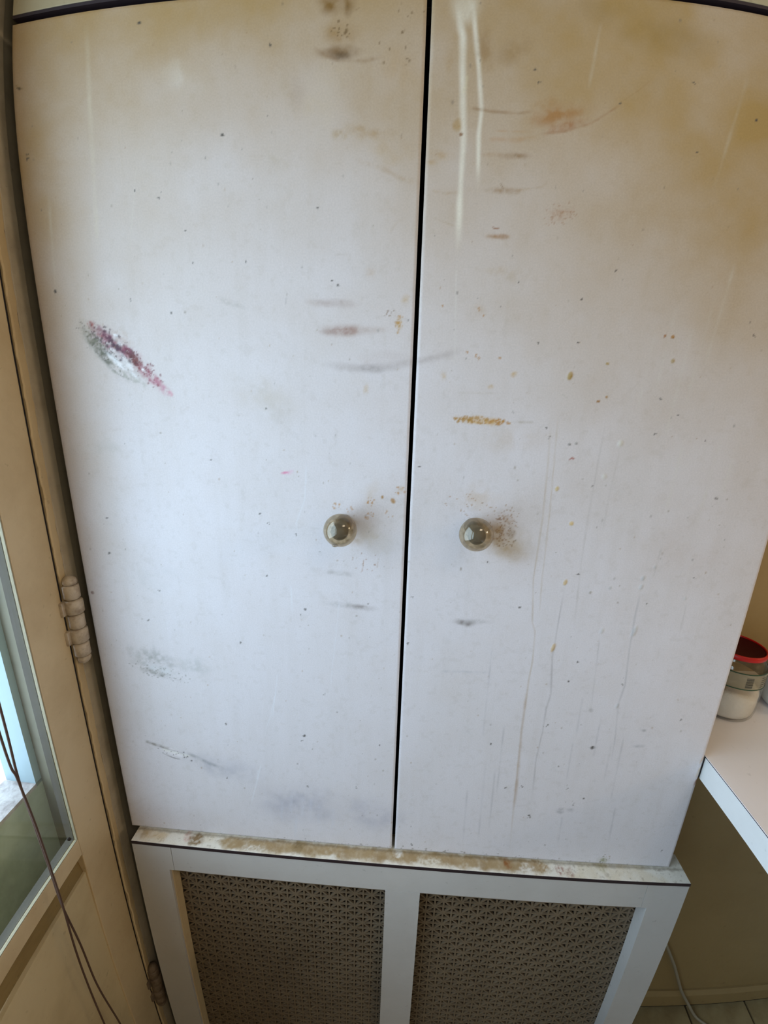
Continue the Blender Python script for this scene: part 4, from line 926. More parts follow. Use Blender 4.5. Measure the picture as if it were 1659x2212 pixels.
def paint_door(gx, gz):
    GX, GZ = np.meshgrid(gx, gz, indexing='ij')
    img = np.empty(GX.shape + (3,), np.float32)
    img[:] = lin((214, 211, 219))
    H = np.zeros(GX.shape, np.float32)
    full = (slice(None), slice(None))
    # faint vertical wash marks and mottling all over
    put(img, full, np.clip((fbm(GX, GZ * 0.10, 0.010, 1) - 0.45) * 2, 0, 1), (176, 170, 164), 0.12)
    put(img, full, np.clip((fbm(GX, GZ, 0.07, 3, 6) - 0.42) * 2, 0, 1), (190, 182, 176), 0.20)
    put(img, full, np.clip((fbm(GX, GZ, 0.006, 2) - 0.60) * 6, 0, 1), (150, 142, 130), 0.10)
    # yellow grease film, thickest at the top and at the outer edges, with wiped patches; its left edge also paints the light's falloff
    fm = film(GX, GZ) * (0.72 + 0.56 * fbm(GX, GZ, 0.09, 4, 6)) + 0.10 * (fbm(GX, GZ, 0.03, 2, 5) - 0.5)
    put(img, full, np.clip(fm, 0, 1), (163, 132, 80), 1.05)
    for k, e in enumerate(STAINS_AND_SHADE):
        if e[0] == 'b':
            _, x, z, rx, rz, ang, col, al, soft, ns, na = e
            R = max(rx, rz) * 1.25
            sl = window(gx, gz, x - R, x + R, z - R, z + R)
            if sl is None: continue
            X, Z = GX[sl], GZ[sl]
            ca, sa = math.cos(math.radians(ang)), math.sin(math.radians(ang))
            w = 1 + 0.35 * (fbm(X, Z, max(ns * 1.5, 0.002), k + 2, 3) - 0.5) * 2 * min(1, na * 1.6)
            d = np.sqrt((((X - x) * ca + (Z - z) * sa) / rx) ** 2 + ((-(X - x) * sa + (Z - z) * ca) / rz) ** 2) / w
            put(img, sl, noisy(1 - sstep(1 - soft, 1, d), X, Z, ns, na, k), col, al)
        elif e[0] == 's':
            _, pts, wd, col, al, ns, na = e
            xs = [p[0] for p in pts]; zs = [p[1] for p in pts]
            R = wd * 3
            sl = window(gx, gz, min(xs) - R, max(xs) + R, min(zs) - R, max(zs) + R)
            if sl is None: continue
            X, Z = GX[sl], GZ[sl]
            D = np.full(X.shape, 9.0, np.float32)
            S = np.zeros(X.shape, np.float32)
            run = 0.0
            for (xa, za), (xb, zb) in zip(pts, pts[1:]):
                dx, dz = xb - xa, zb - za
                ln = math.hypot(dx, dz)
                t = np.clip(((X - xa) * dx + (Z - za) * dz) / (dx * dx + dz * dz + 1e-12), 0, 1)
                dd = np.hypot(X - xa - t * dx, Z - za - t * dz)
                S = np.where(dd < D, run + t * ln, S)
                D = np.minimum(D, dd)
                run += ln
            S = S / max(run, 1e-6)
            fade = sstep(0, 0.14, S) * (1 - sstep(0.8, 1, S)) if run > wd * 6 else 1.0
            wv = wd * (0.7 + 0.6 * fbm(X, Z, ns * 1.2, k + 1, 2))
            m = 1 - sstep(0.0, 1.0, D / np.maximum(wv * 1.35, 0.0009))
            put(img, sl, noisy(m * fade, X, Z, ns, na, k), col, al)
        else:
            _, x, z, rx, rz, ang, n, r0, r1, col, al, seed = e
            rs = np.random.RandomState(seed & 0xffff)
            ca, sa = math.cos(math.radians(ang)), math.sin(math.radians(ang))
            for q in range(n):
                rr = rs.rand() ** 0.7; th = rs.rand() * 6.283
                u, v = rr * rx * math.cos(th), rr * rz * math.sin(th)
                cx_, cz_ = x + u * ca - v * sa, z + u * sa + v * ca
                r = max(r0 + (r1 - r0) * rs.rand() ** 2, 0.0007)
                asp = 0.7 + 0.6 * rs.rand()
                sl = window(gx, gz, cx_ - 2 * r, cx_ + 2 * r, cz_ - 2 * r, cz_ + 2 * r)
                if sl is None: continue
                d = np.hypot((GX[sl] - cx_) / r * asp, (GZ[sl] - cz_) / r / asp)
                put(img, sl, 1 - sstep(0.5, 1.15, d), col, al)
    # stray specks of dirt
    rs = np.random.RandomState(int(1000 + abs(gx[0]) * 1000))
    for q in range(240):
        cx_, cz_ = gx[0] + rs.rand() * (gx[-1] - gx[0]), gz[0] + rs.rand() * (gz[-1] - gz[0])
        r = 0.0006 + 0.0008 * rs.rand() ** 3
        sl = window(gx, gz, cx_ - 2 * r, cx_ + 2 * r, cz_ - 2 * r, cz_ + 2 * r)
        if sl is None: continue
        d = np.hypot((GX[sl] - cx_) / r, (GZ[sl] - cz_) / r / (0.8 + rs.rand()))
        c = [(120, 104, 84), (92, 86, 82), (150, 120, 84)][q % 3]
        put(img, sl, 1 - sstep(0.4, 1.2, d), c, 0.2 + 0.4 * rs.rand())
    for x, z, rx, rz, ang, h in RELIEF:
        R = max(rx, rz) * 1.3
        sl = window(gx, gz, x - R, x + R, z - R, z + R)
        if sl is None: continue
        X, Z = GX[sl], GZ[sl]
        ca, sa = math.cos(math.radians(ang)), math.sin(math.radians(ang))
        d = np.sqrt((((X - x) * ca + (Z - z) * sa) / rx) ** 2 + ((-(X - x) * sa + (Z - z) * ca) / rz) ** 2)
        H[sl] += h * (1 - sstep(0.2, 1, d)) * (0.6 + 0.8 * fbm(X, Z, 0.003, 1, 2) if h < 0 else 1)
    return GX, GZ, img, H

def grid_mesh(name, P, img, extra_boxes, mat, side_mat):
    """front surface as a dense grid P (nx,nz,3) with stain colours, plus plain boxes (sides, back) in a second material slot"""
    nx, nz = P.shape[:2]
    idx = np.arange(nx * nz).reshape(nx, nz)
    q = np.stack([idx[:-1, :-1], idx[1:, :-1], idx[1:, 1:], idx[:-1, 1:]], -1).reshape(-1, 4)
    V = [P.reshape(-1, 3)]
    F = [q]
    base = nx * nz
    for quad in extra_boxes:
        V.append(np.array(quad, float)); F.append(np.arange(base, base + 4)[None]); base += 4
    V = np.concatenate(V); F = np.concatenate(F)
    me = bpy.data.meshes.new(name)
    me.vertices.add(len(V)); me.vertices.foreach_set('co', V.astype(np.float32).ravel())
    me.loops.add(F.size); me.loops.foreach_set('vertex_index', F.astype(np.int32).ravel())
    me.polygons.add(len(F)); me.polygons.foreach_set('loop_start', np.arange(0, F.size, 4, dtype=np.int32))
    mi = np.zeros(len(F), np.int32); mi[len(q):] = 1
    me.materials.append(mat); me.materials.append(side_mat)
    me.polygons.foreach_set('material_index', mi)
    sm = np.ones(len(F), bool); sm[len(q):] = False
    me.polygons.foreach_set('use_smooth', sm)
    me.update(calc_edges=True)
    ca = me.color_attributes.new('stain', 'FLOAT_COLOR', 'POINT')
    C = np.ones((len(V), 4), np.float32); C[:, :3] = 0.6
    C[:nx * nz, :3] = img.reshape(-1, 3)
    ca.data.foreach_set('color', C.ravel())
    me.validate()
    return me

def door_quads(x0, x1, z0, z1, y0, y1):
    return [
        [(x0, y1, z0), (x0, y0, z0), (x0, y0, z1), (x0, y1, z1)],
        [(x1, y0, z0), (x1, y1, z0), (x1, y1, z1), (x1, y0, z1)],
        [(x0, y1, z0), (x1, y1, z0), (x1, y0, z0), (x0, y0, z0)],
        [(x0, y0, z1), (x1, y0, z1), (x1, y1, z1), (x0, y1, z1)],
        [(x1, y1, z0), (x0, y1, z0), (x0, y1, z1), (x1, y1, z1)],
    ]

M['stained'] = mat_stained('stained_white_paint')

def stained_door(x0, x1, z0, z1, parent, step=0.0011):
    gx = np.linspace(x0, x1, int((x1 - x0) / step)); gz = np.linspace(z0, z1, int((z1 - z0) / step))
    GX, GZ, img, H = paint_door(gx, gz)
    # slightly eased front edges
    e = np.minimum(np.minimum(GX - x0, x1 - GX), np.minimum(GZ - z0, z1 - GZ))
    Y = -H + 0.0008 * (1 - sstep(0.0, 0.0022, e))
    P = np.stack([GX, Y, GZ], -1)
    me = grid_mesh('door', P, img, door_quads(x0, x1, z0, z1, 0.0008, 0.019), M['stained'], M['white_side'])
    return link_mesh('door', me, None, parent)

# ------------------------------------------------------------------ setting
BACK, FLOOR, CEIL, RIGHT, FRONT = 0.19, -0.728, 1.70, 2.20, -1.90
def structure(o):
    o['kind'] = 'structure'
    return o

structure(box('wall_back', (-0.62, BACK, FLOOR - 0.05), (RIGHT + 0.1, BACK + 0.1, CEIL + 0.05), M['wall']))
structure(box('wall_right', (RIGHT, FRONT - 0.1, FLOOR - 0.05), (RIGHT + 0.1, BACK, CEIL + 0.05), M['room']))
structure(box('wall_front', (-0.62, FRONT - 0.1, FLOOR - 0.05), (RIGHT, FRONT, CEIL + 0.05), M['room']))
structure(box('ceiling', (-0.62, FRONT, CEIL), (RIGHT, BACK, CEIL + 0.05), M['room']))
floor = structure(box('floor', (-0.62, FRONT, FLOOR - 0.05), (RIGHT, BACK, FLOOR - 0.004), M['grout']))
T = 0.151
tile_me = None
for i in range(15):
    for j in range(9):
        x0 = 0.0955 + T * (i - 3) + 0.0025
        y1 = BACK - 0.004 - T * j
        if tile_me is None:
            o = box('tile', (0, -T + 0.005, -0.008), (T - 0.005, 0, 0), M['tile'], floor, 0.001)
            tile_me = o.data
        else:
            o = bpy.data.objects.new('tile', tile_me); COL.objects.link(o); o.parent = floor
        o.location = (x0, y1, FLOOR)
bb = structure(prism('baseboard_back', [(BACK, FLOOR + 0.011), (BACK - 0.010, FLOOR + 0.011), (BACK - 0.010, FLOOR + 0.050), (BACK - 0.004, FLOOR + 0.062), (BACK, FLOOR + 0.062)], 0, 0.40, RIGHT, M['wall']))

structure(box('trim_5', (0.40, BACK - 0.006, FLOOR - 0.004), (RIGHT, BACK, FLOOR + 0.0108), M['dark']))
# left wall with the box window: solid parts around the opening
lw = structure(box('wall_left', (-0.56, FRONT, FLOOR - 0.05), (-0.42, -1.53, CEIL), M['room']))
box('wall_header', (-0.56, -1.53, 1.20), (-0.42, 0.06, CEIL), M['room'], lw)
box('wall_pier', (-0.60, 0.062, FLOOR - 0.05), (-0.445, BACK, CEIL), M['grey_trim'], lw)
box('plinth', (-0.56, -1.53, FLOOR - 0.05), (-0.44, 0.02, FLOOR + 0.01), M['room'], lw)
def chipped_trim(name, x0, x1, ya, yb, mat, seed, ja, jb):
    """upright board whose long front edges wander where the paint has cracked"""
    rnd = random.Random(seed)
    bm = bmesh.new()
    rows = []
    wa = wb = 0.0
    n = 420
    for k in range(n + 1):
        z = FLOOR + (CEIL - FLOOR) * k / n
        wa = max(-1, min(1, wa * 0.9 + rnd.uniform(-0.55, 0.55)))
        wb = max(-1, min(1, wb * 0.9 + rnd.uniform(-0.55, 0.55)))
        a, b = ya + abs(wa) * ja, yb - abs(wb) * jb
        rows.append([bm.verts.new(c) for c in ((x0, ya, z), (x1 - 0.0012, a, z), (x1, a + 0.0014, z), (x1, b - 0.0014, z), (x1 - 0.0012, b, z), (x0, yb, z))])
    for A, B2 in zip(rows, rows[1:]):
        for i in range(6):
            bm.faces.new((A[i], A[(i + 1) % 6], B2[(i + 1) % 6], B2[i]))
    bm.faces.new(rows[0]); bm.faces.new(rows[-1])
    return structure(from_bm(name, bm, mat))
chipped_trim('trim_1', -0.420, -0.3985, -0.0159, -0.0041, M['cream'], 3, 0.0022, 0.0016)
chipped_trim('trim_2', -0.445, -0.4010, -0.0035, 0.0150, M['grey_trim'], 8, 0.0006, 0.0004)
structure(box('gap_filler', (-0.445, 0.0152, FLOOR), (-0.4035, 0.060, CEIL), M['dark_trim']))  # filler board added so the shaded gap reads grey instead of black
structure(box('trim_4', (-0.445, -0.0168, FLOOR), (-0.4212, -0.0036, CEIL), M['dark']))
structure(box('crack_shade_1', (-0.4210, -0.0169, FLOOR), (-0.4006, -0.0160, CEIL), M['dark']))  # dark strip put in the crack, standing in for its shade
structure(box('crack_shade_2', (-0.4200, -0.00405, FLOOR), (-0.4014, -0.00355, CEIL), M['dark']))  # another added dark strip, painting shade into the joint between two boards
structure(box('trim_3', (-0.50, -0.004, FLOOR), (-0.4455, 0.016, 1.20), M['outer']))

# outer window: grey frame with a deep jamb, dusty sill, bright sky beyond
w1 = structure(empty('window_1', (-0.52, -0.36, 0.08)))
def wpart(name, lo, hi, mat):
    o = (-0.52, -0.36, 0.08)
    return box(name, tuple(a - b for a, b in zip(lo, o)), tuple(a - b for a, b in zip(hi, o)), mat, w1)
wpart('jamb', (-0.545, -0.014, 0.08), (-0.5, 0.03, 1.21), M['outer_jamb'])
wpart('jamb', (-0.545, -1.54, 0.08), (-0.5, -1.45, 1.21), M['outer_jamb'])
wpart('head', (-0.545, -1.45, 1.08), (-0.5, -0.014, 1.21), M['outer'])
wpart('apron', (-0.545, -1.54, FLOOR), (-0.5, 0.03, 0.074), M['outer_apron'])
sg = wpart('sill', (-0.548, -1.45, 0.0741), (-0.4995, -0.0141, 0.080), M['dusty'])

# ------------------------------------------------------------------ inner glazed door leaf, slightly ajar
LW = 0.70
leaf2 = structure(empty('unseen_leaf', (-0.40, -0.7600, 0.0), 0.0))  # unseen second leaf, added with the wider opening to let in more daylight
leaf = leaf2
def lp(name, u0, u1, z0, z1, x0, x1, mat, bevel=0.0):
    return box(name, (x0, -u1, z0), (x1, -u0, z1), mat, leaf, bevel)
def glazed_leaf():
    lp('stile', 0.0010, 0.0535, -0.70, 1.17, -0.014, 0.0, M['cream'], 0.0012)
    lp('stile', LW - 0.0535, LW, -0.70, 1.17, -0.014, 0.0, M['cream'], 0.0012)
    lp('top_rail', 0.0535, LW - 0.0535, 1.10, 1.17, -0.014, 0.0, M['cream'])
    lp('lock_rail', 0.0535, LW - 0.0535, 0.037, 0.0635, -0.014, 0.0, M['cream'], 0.001)
    lp('bottom_rail', 0.0535, LW - 0.0535, -0.70, -0.58, -0.014, 0.0, M['cream'])
    prism('moulding', [(0.0001, 0.0372), (-0.0090, 0.030), (-0.0075, 0.018), (-0.0050, 0.0055), (-0.0138, 0.0055), (-0.0138, 0.0372)], 1, -(LW - 0.0535), -0.0540, M['moulding'], leaf)
    # door panel below, its upper edge proud of the moulding's foot
    prism('panel', [(-0.0530, -0.58), (-(LW - 0.0535), -0.58), (-(LW - 0.0535), -0.004), (-0.20, 0.000), (-0.0530, 0.0045)], 0, -0.0138, -0.0022, M['panel_cream'], leaf)
    lp('glass_pane', 0.0540, LW - 0.0540, 0.064, 1.0995, -0.0050, -0.0030, M['pane'])
    for n, a in (('glazing_bead', (0.0536, 0.0549, 0.064, 1.0995)), ('glazing_bead', (LW - 0.0556, LW - 0.0536, 0.064, 1.0995)), ('glazing_bead', (0.0557, LW - 0.0557, 0.0636, 0.0650))):
        lp(n, a[0], a[1], a[2], a[3], -0.0029, -0.0004, M['putty'])
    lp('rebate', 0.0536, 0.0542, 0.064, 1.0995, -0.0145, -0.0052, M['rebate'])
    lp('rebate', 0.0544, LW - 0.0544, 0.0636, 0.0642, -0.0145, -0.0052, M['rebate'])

glazed_leaf()
leaf = structure(empty('door_1', (-0.40, -0.0172, 0.0), 0.05))
leaf['label'] = 'cream painted glazed door leaf with brown moulding, left of the stained cupboard'
glazed_leaf()

bm = bmesh.new()
bmesh.ops.create_icosphere(bm, subdivisions=2, radius=1.0, matrix=Matrix.Translation((-0.0018, -0.0640, 0.0775)) @ Matrix.Rotation(0.5, 4, 'X') @ Matrix.Diagonal((0.0016, 0.0020, 0.0042, 1)))
from_bm('dirt_clump', bm, M['dark'], leaf, True)

def hinge(z0, z1, mat, label, ks=5):
    root = tag(bpy.data.objects.new('hinge', None), label)
    root.parent = leaf
    root.empty_display_size = 0.02
    root.location = (0.0080, 0.0075, z0)
    COL.objects.link(root)
    n = ks
    h = (z1 - z0) / n
    rnd = random.Random(4)
    for k in range(n):
        r = 0.0088 if k % 2 == 0 else 0.0098
        a, b = k * h + 0.0006, (k + 1) * h - 0.0006
        lathe('knuckle', [(0, a), (r * 0.82, a), (r, a + 0.0018), (r * (0.97 + 0.05 * rnd.random()), (a + b) / 2), (r, b - 0.0018), (r * 0.82, b), (0, b)], mat, root, (rnd.uniform(-.0004, .0004), 0, 0), seg=28)
        leafdir = -1 if k % 2 else 1
        bm = bmesh.new()
        if leafdir < 0:
            add_box(bm, (-0.013, -0.0135, a + .0001), (-0.0045, 0.002, b - .0001), 0.0015)
        else:
            add_box(bm, (-0.013, -0.002, a + .0005), (-0.0045, 0.0100, b - .0005), 0.001)
        from_bm('hinge_plate', bm, mat, root)
    lathe('finial', [(0, n * h), (0.0072, n * h), (0.0080, n * h + 0.003), (0.0066, n * h + 0.007), (0.0030, n * h + 0.0098), (0, n * h + 0.0103)], mat, root, seg=28)
    lathe('finial', [(0, 0), (0.0072, 0), (0.0078, -0.003), (0.0064, -0.007), (0.0030, -0.0098), (0, -0.0103)], mat, root, seg=28)
    return root
hinge(0.293, 0.389, M['hinge'], 'cream painted barrel hinge with knuckles')
hinge(-0.415, -0.320, M['rust'], 'dark rusty barrel hinge with knuckles')

# ------------------------------------------------------------------ cupboard with two stained doors
cup = empty('cupboard', (0, 0.0, 0.0))
tag(cup, 'tall white cupboard with two stained flat doors and round clear knobs', 'cupboard')
TOP = 0.9399
bm = bmesh.new()
add_box(bm, (-0.379, 0.021, 0.001), (-0.361, BACK - 0.001, TOP))
add_box(bm, (0.361, 0.021, 0.001), (0.3785, BACK - 0.001, TOP))
add_box(bm, (-0.361, 0.021, 0.001), (0.361, BACK - 0.001, 0.014))
add_box(bm, (-0.361, 0.021, TOP - 0.014), (0.361, BACK - 0.001, TOP))
add_box(bm, (-0.361, BACK - 0.008, 0.014), (0.361, BACK - 0.001, TOP - 0.014))
from_bm('carcass', bm, M['dark'], cup)
KN = {}
for side, (x0, x1) in (('l', (-0.380, -0.0021)), ('r', (0.0021, 0.380))):
    d = stained_door(x0, x1, 0.0003, TOP, cup)
    tag(d, 'left cupboard door with a pink and black scuff' if side == 'l' else 'right cupboard door with yellow grease stains and drips')
    kx, kz = (-0.0690, 0.4770) if side == 'l' else (0.0695, 0.4790)
    R = 0.0172
    prof = [(0.0, -R * 0.93)]
    for k in range(1, 24):
        a = math.pi * k / 24
        if a > 2.55: break
        prof.append((R * math.sin(a), -R * 0.93 * math.cos(a)))
    prof += [(0.0078, 0.0190), (0.0090, 0.0285), (0.0, 0.0285)]
    # lathe axis: +h points to +Y after rotation about X by 90 deg (z -> -y), so flip sign
    kn = lathe('knob', [(r, -h) for r, h in prof], M['knob'], d, (kx, -0.0290, kz), 'Y', 56)
    kn['label'] = 'round clear amber plastic knob'
    lathe('knob_screw', [(0, 0.0100), (0.0064, 0.0092), (0.0086, 0.0070), (0.0092, 0.0040), (0.0084, -0.006), (0.0058, -0.014), (0.0056, -0.0275), (0, -0.0275)], M['core'], d, (kx, -0.0290, kz), 'Y', 32)
    if side == 'l':
        bm = bmesh.new()
        bmesh.ops.create_uvsphere(bm, u_segments=14, v_segments=10, radius=0.0022, matrix=Matrix.Translation((kx - 0.0052, -0.030, kz - 0.0164)) @ Matrix.Diagonal((1.5, 1.0, 0.8, 1)))
        from_bm('glue_drip', bm, M['knob'], d, True)

# cupboard above: only its lower edge shows
up = empty('overhead_cupboard', (0, 0, 0.9455))
tag(up, 'pale overhead cupboard whose lower edge shows above the stained doors', 'cupboard')
box('carcass', (-0.379, 0.021, 0.0), (0.3785, BACK - 0.001, 0.70), M['dark'], up)
for xa, xb in ((-0.380, -0.0022), (0.0022, 0.380)):
    od = box('door', (xa, 0.0, 0.0032), (xb, 0.019, 0.70), M['yellowed'], up, 0.0008)
    box('dark_strip', (xa, 0.0003, 0.0), (xb, 0.019, 0.0031), M['black_edge'], od)  # dark strip added to paint in the shaded gap above the lower doors

# ------------------------------------------------------------------ grille cabinet under the cupboard
gc = empty('grille_cabinet', (0, 0, FLOOR))
tag(gc, 'low white cabinet with two perforated grilles and worn ledge', 'cabinet')
ZB = FLOOR
def gp(name, lo, hi, mat, bevel=0.0):
    return box(name, (lo[0], lo[1], lo[2] - ZB), (hi[0], hi[1], hi[2] - ZB), mat, gc, bevel)
GL, GR_, GF = -0.3696, 0.3994, -0.0192
def gprism(name, poly, mat):
    o = prism(name, [(x, z - ZB) for x, z in poly], 1, GF, -0.0004, mat, gc)
    return o
gprism('stile', [(GL, ZB), (-0.3198, ZB), (-0.3198, -0.0535), (-0.3128, -0.0535), (-0.3128, -0.0052), (GL, -0.0052)], M['white'])
gprism('stile', [(GR_, ZB), (0.3515, ZB), (0.3515, -0.0535), (0.3440, -0.0535), (0.3440, -0.0052), (GR_, -0.0052)], M['white'])
gp('top_rail', (-0.3123, GF + 0.0002, -0.0535), (0.3435, -0.0004, -0.0052), M['white'])
gp('middle_stile', (-0.0085, GF, ZB), (0.0400, -0.0004, -0.0539), M['white'])
gp('bottom_rail', (-0.3194, GF + 0.0002, ZB), (-0.0089, -0.0004, -0.66), M['white'])
gp('bottom_rail', (0.0404, GF + 0.0002, ZB), (0.3511, -0.0004, -0.66), M['white'])
gp('side_panel', (GL, 0.0, ZB), (GL + 0.016, BACK - 0.012, -0.0052), M['white'])
gp('side_panel', (GR_ - 0.016, 0.0, ZB), (GR_, BACK - 0.012, -0.0052), M['white'])
gp('reveal_strip', (-0.3197, GF + 0.004, -0.66), (-0.3178, -0.0006, -0.0542), M['cream'])  # separate bead; its cream also paints in the warm light on this side
# ledge: stained laminate with a dark edge line
gx = np.linspace(GL, GR_, 760); gy = np.linspace(-0.0196, 0.0205, 40)
LX, LY = np.meshgrid(gx, gy, indexing='ij')
img = np.empty(LX.shape + (3,), np.float32); img[:] = lin((228, 222, 212))
full = (slice(None), slice(None))
put(img, full, np.clip((fbm(LX, LY, 0.02, 2) - 0.5) * 4, 0, 1), (204, 184, 146), 0.35)
put(img, full, np.clip((fbm(LX, LY, 0.004, 4) - 0.66) * 9, 0, 1), (130, 108, 80), 0.35)
for k, (x, y, rx, ry, col, al, soft, ns, na) in enumerate(LEDGE_STAINS):
    ry = max(ry, 0.009) * 1.3
    w = 1 + 0.5 * (fbm(LX, LY, ns, k, 3) - 0.5) * 2
    d = np.sqrt(((LX - x) / rx) ** 2 + ((LY - y) / ry) ** 2) / w
    put(img, full, noisy(1 - sstep(1 - soft, 1, d), LX, LY, ns * 0.6, na, k), col, al)
put(img, full, (1 - sstep(0.0, 0.0045, np.abs(LY + 0.001) + 0.004 * (fbm(LX, LY, 0.004, 5) - 0.4))), (104, 86, 58), 0.55)
P = np.stack([LX, LY, np.full(LX.shape, -0.0020 - ZB)], -1)
led = link_mesh('ledge', grid_mesh('ledge', P, img, door_quads(GL, GR_, -0.0042 - ZB, -0.00205 - ZB, -0.0195, 0.0205), M['stained'], M['black_edge']), None, gc)
led['label'] = 'worn cream ledge with brown patches and dark edge'
gp('dark_strip', (GL, -0.0203, -0.0068), (GR_, -0.0196, -0.0021), M['black_edge'])

def grille(x0, x1, z0, z1, y, cell=0.0254, bar=0.0013, th=0.0025):
    """sheet pierced with triangles: eight around every star"""
    Vs, Fs = [], []
    h = cell / 2
    def tri(p, q, r):
        pts = [p, q, r]
        cx_, cz_ = sum(a[0] for a in pts) / 3, sum(a[1] for a in pts) / 3
        if not (x0 <= min(a[0] for a in pts) + 1e-6 and max(a[0] for a in pts) - 1e-6 <= x1): return
        # inset triangle: distance of each side from the incentre shrinks by the half bar
        la = [math.dist(pts[1], pts[2]), math.dist(pts[0], pts[2]), math.dist(pts[0], pts[1])]
        s = sum(la)
        ic = (sum(l * a[0] for l, a in zip(la, pts)) / s, sum(l * a[1] for l, a in zip(la, pts)) / s)
        ar = abs((q[0] - p[0]) * (r[1] - p[1]) - (r[0] - p[0]) * (q[1] - p[1])) / 2
        rin = 2 * ar / s
        k = (rin - bar) / rin
        ins = [(ic[0] + (a[0] - ic[0]) * k, ic[1] + (a[1] - ic[1]) * k) for a in pts]
        b = len(Vs)
        for a in pts: Vs.append((a[0], y, a[1]))
        for a in ins: Vs.append((a[0], y, a[1]))
        for a in ins: Vs.append((a[0], y + th, a[1]))
        for i in range(3):
            j = (i + 1) % 3
            Fs.append((b + i, b + j, b + 3 + j, b + 3 + i))
            Fs.append((b + 3 + i, b + 3 + j, b + 6 + j, b + 6 + i))
    nx = math.ceil((x1 - x0) / cell); nz = math.ceil((z1 - z0) / cell)
    for i in range(nx):
        for j in range(nz):
            cx_, cz_ = x0 + cell * (i + 0.5), z1 - cell * (j + 0.5)
            ring = [(-h, -h), (0, -h), (h, -h), (h, 0), (h, h), (0, h), (-h, h), (-h, 0)]
            for k in range(8):
                a, b2 = ring[k], ring[(k + 1) % 8]
                tri((cx_, cz_), (cx_ + a[0], cz_ + a[1]), (cx_ + b2[0], cz_ + b2[1]))
    me = bpy.data.meshes.new('grille')
    me.from_pydata([(a, b2, c - ZB) for a, b2, c in Vs], [], Fs)
    me.update()
    return link_mesh('grille', me, M['grille'], gc)
grille(-0.3328, -0.0026, -0.66, -0.046, 0.0003)
grille(0.0270, 0.3575, -0.66, -0.046, 0.0003)

# radiator columns dimly visible through the grilles
rad = empty('radiator', (0, 0.075, FLOOR))
tag(rad, 'dark upright columns dimly visible through the perforated grilles', 'radiator')
for k in range(14):
    x = -0.305 + k * 0.0475
    lathe('column', [(0, 0.0), (0.016, 0.0), (0.016, 0.02), (0.0165, 0.62), (0.012, 0.634), (0, 0.636)], M['radiator'], rad, (x, -0.02, 0.0), seg=16)
tube('pipe', [(-0.31, 0.0, 0.06), (0.0, 0.0, 0.06), (0.32, 0.0, 0.06)], 0.012, M['radiator'], rad, 12, 2)

# ------------------------------------------------------------------ worktop on the right
wt = empty('worktop', (0.39, -0.4, 0.19))
tag(wt, 'white laminate worktop with dark edge lines, right of the cupboard', 'worktop')
def wp(name, lo, hi, mat, bevel=0.0):
    o = (0.39, -0.4, 0.19)
    return box(name, tuple(a - b for a, b in zip(lo, o)), tuple(a - b for a, b in zip(hi, o)), mat, wt, bevel)
WZ = 0.1904
wp('core', (0.3850, -0.75, WZ - 0.0352), (0.98, BACK - 0.0005, WZ - 0.0010), M['laminate_edge'])
wp('laminate_top', (0.3842, -0.75, WZ - 0.0009), (0.98, BACK - 0.0005, WZ), M['laminate'])
wp('edge_band', (0.3842, -0.75, WZ - 0.0345), (0.38495, 0.0030, WZ - 0.0020), M['laminate_edge'])
wp('edge_line', (0.38405, -0.75, WZ - 0.0019), (0.38495, 0.0030, WZ - 0.00095), M['black_edge'])
wp('edge_line', (0.38405, 0.0031, WZ - 0.0345), (0.38495, 0.0046, WZ - 0.00095), M['black_edge'])
wp('support_panel', (0.962, -0.72, FLOOR), (0.98, BACK - 0.012, WZ - 0.0353), M['laminate_edge'])

# ------------------------------------------------------------------ jar of white powder
JX, JY, JZ = 0.4652, 0.0999, WZ + 0.0002
jar = empty('jar', (JX, JY, JZ))
tag(jar, 'glass jar half full of white powder with a red lid', 'jar')
body = [(0.0, 0.0), (0.0300, 0.0), (0.0345, 0.0012), (0.0372, 0.006), (0.0388, 0.016), (0.0392, 0.040), (0.0390, 0.060), (0.0382, 0.076), (0.0368, 0.084), (0.0330, 0.0890), (0.0312, 0.0915), (0.0312, 0.0985)]
inner = [(0.0298, 0.0985), (0.0298, 0.0915), (0.0318, 0.0880), (0.0354, 0.083), (0.0368, 0.076), (0.0376, 0.060), (0.0378, 0.040), (0.0374, 0.016), (0.0358, 0.008), (0.0330, 0.0040), (0.0, 0.0036)]
lathe('glass_body', body + inner, M['jar_glass'], jar, seg=64)
rz_ = random.Random(2)
pw = lathe('contents', [(0, 0.0040), (0.0325, 0.0044), (0.0353, 0.0084), (0.0369, 0.016), (0.0373, 0.030), (0.0373, 0.0400), (0.030, 0.0425), (0.018, 0.0405), (0.008, 0.0432), (0, 0.0428)], M['powder'], jar, seg=64)
for v in pw.data.vertices:
    if v.co.z > 0.039:
        v.co.z += 0.0022 * math.sin(3 * math.atan2(v.co.y, v.co.x) + 1.2) * min(1, v.co.xy.length / 0.03) + rz_.uniform(-.0003, .0003)
lid = lathe('lid', [(0.0316, 0.0960), (0.0341, 0.0953), (0.0343, 0.0962), (0.0343, 0.1012), (0.0335, 0.1022), (0.0322, 0.1022), (0.0316, 0.1012), (0.0316, 0.0960)], M['lid'], jar, seg=64)
lathe('lid_top', [(0.0, 0.0988), (0.0316, 0.0988), (0.0316, 0.1004), (0.0285, 0.1004), (0.0275, 0.0998), (0.0, 0.0998)], M['lid_top'], jar, seg=64)

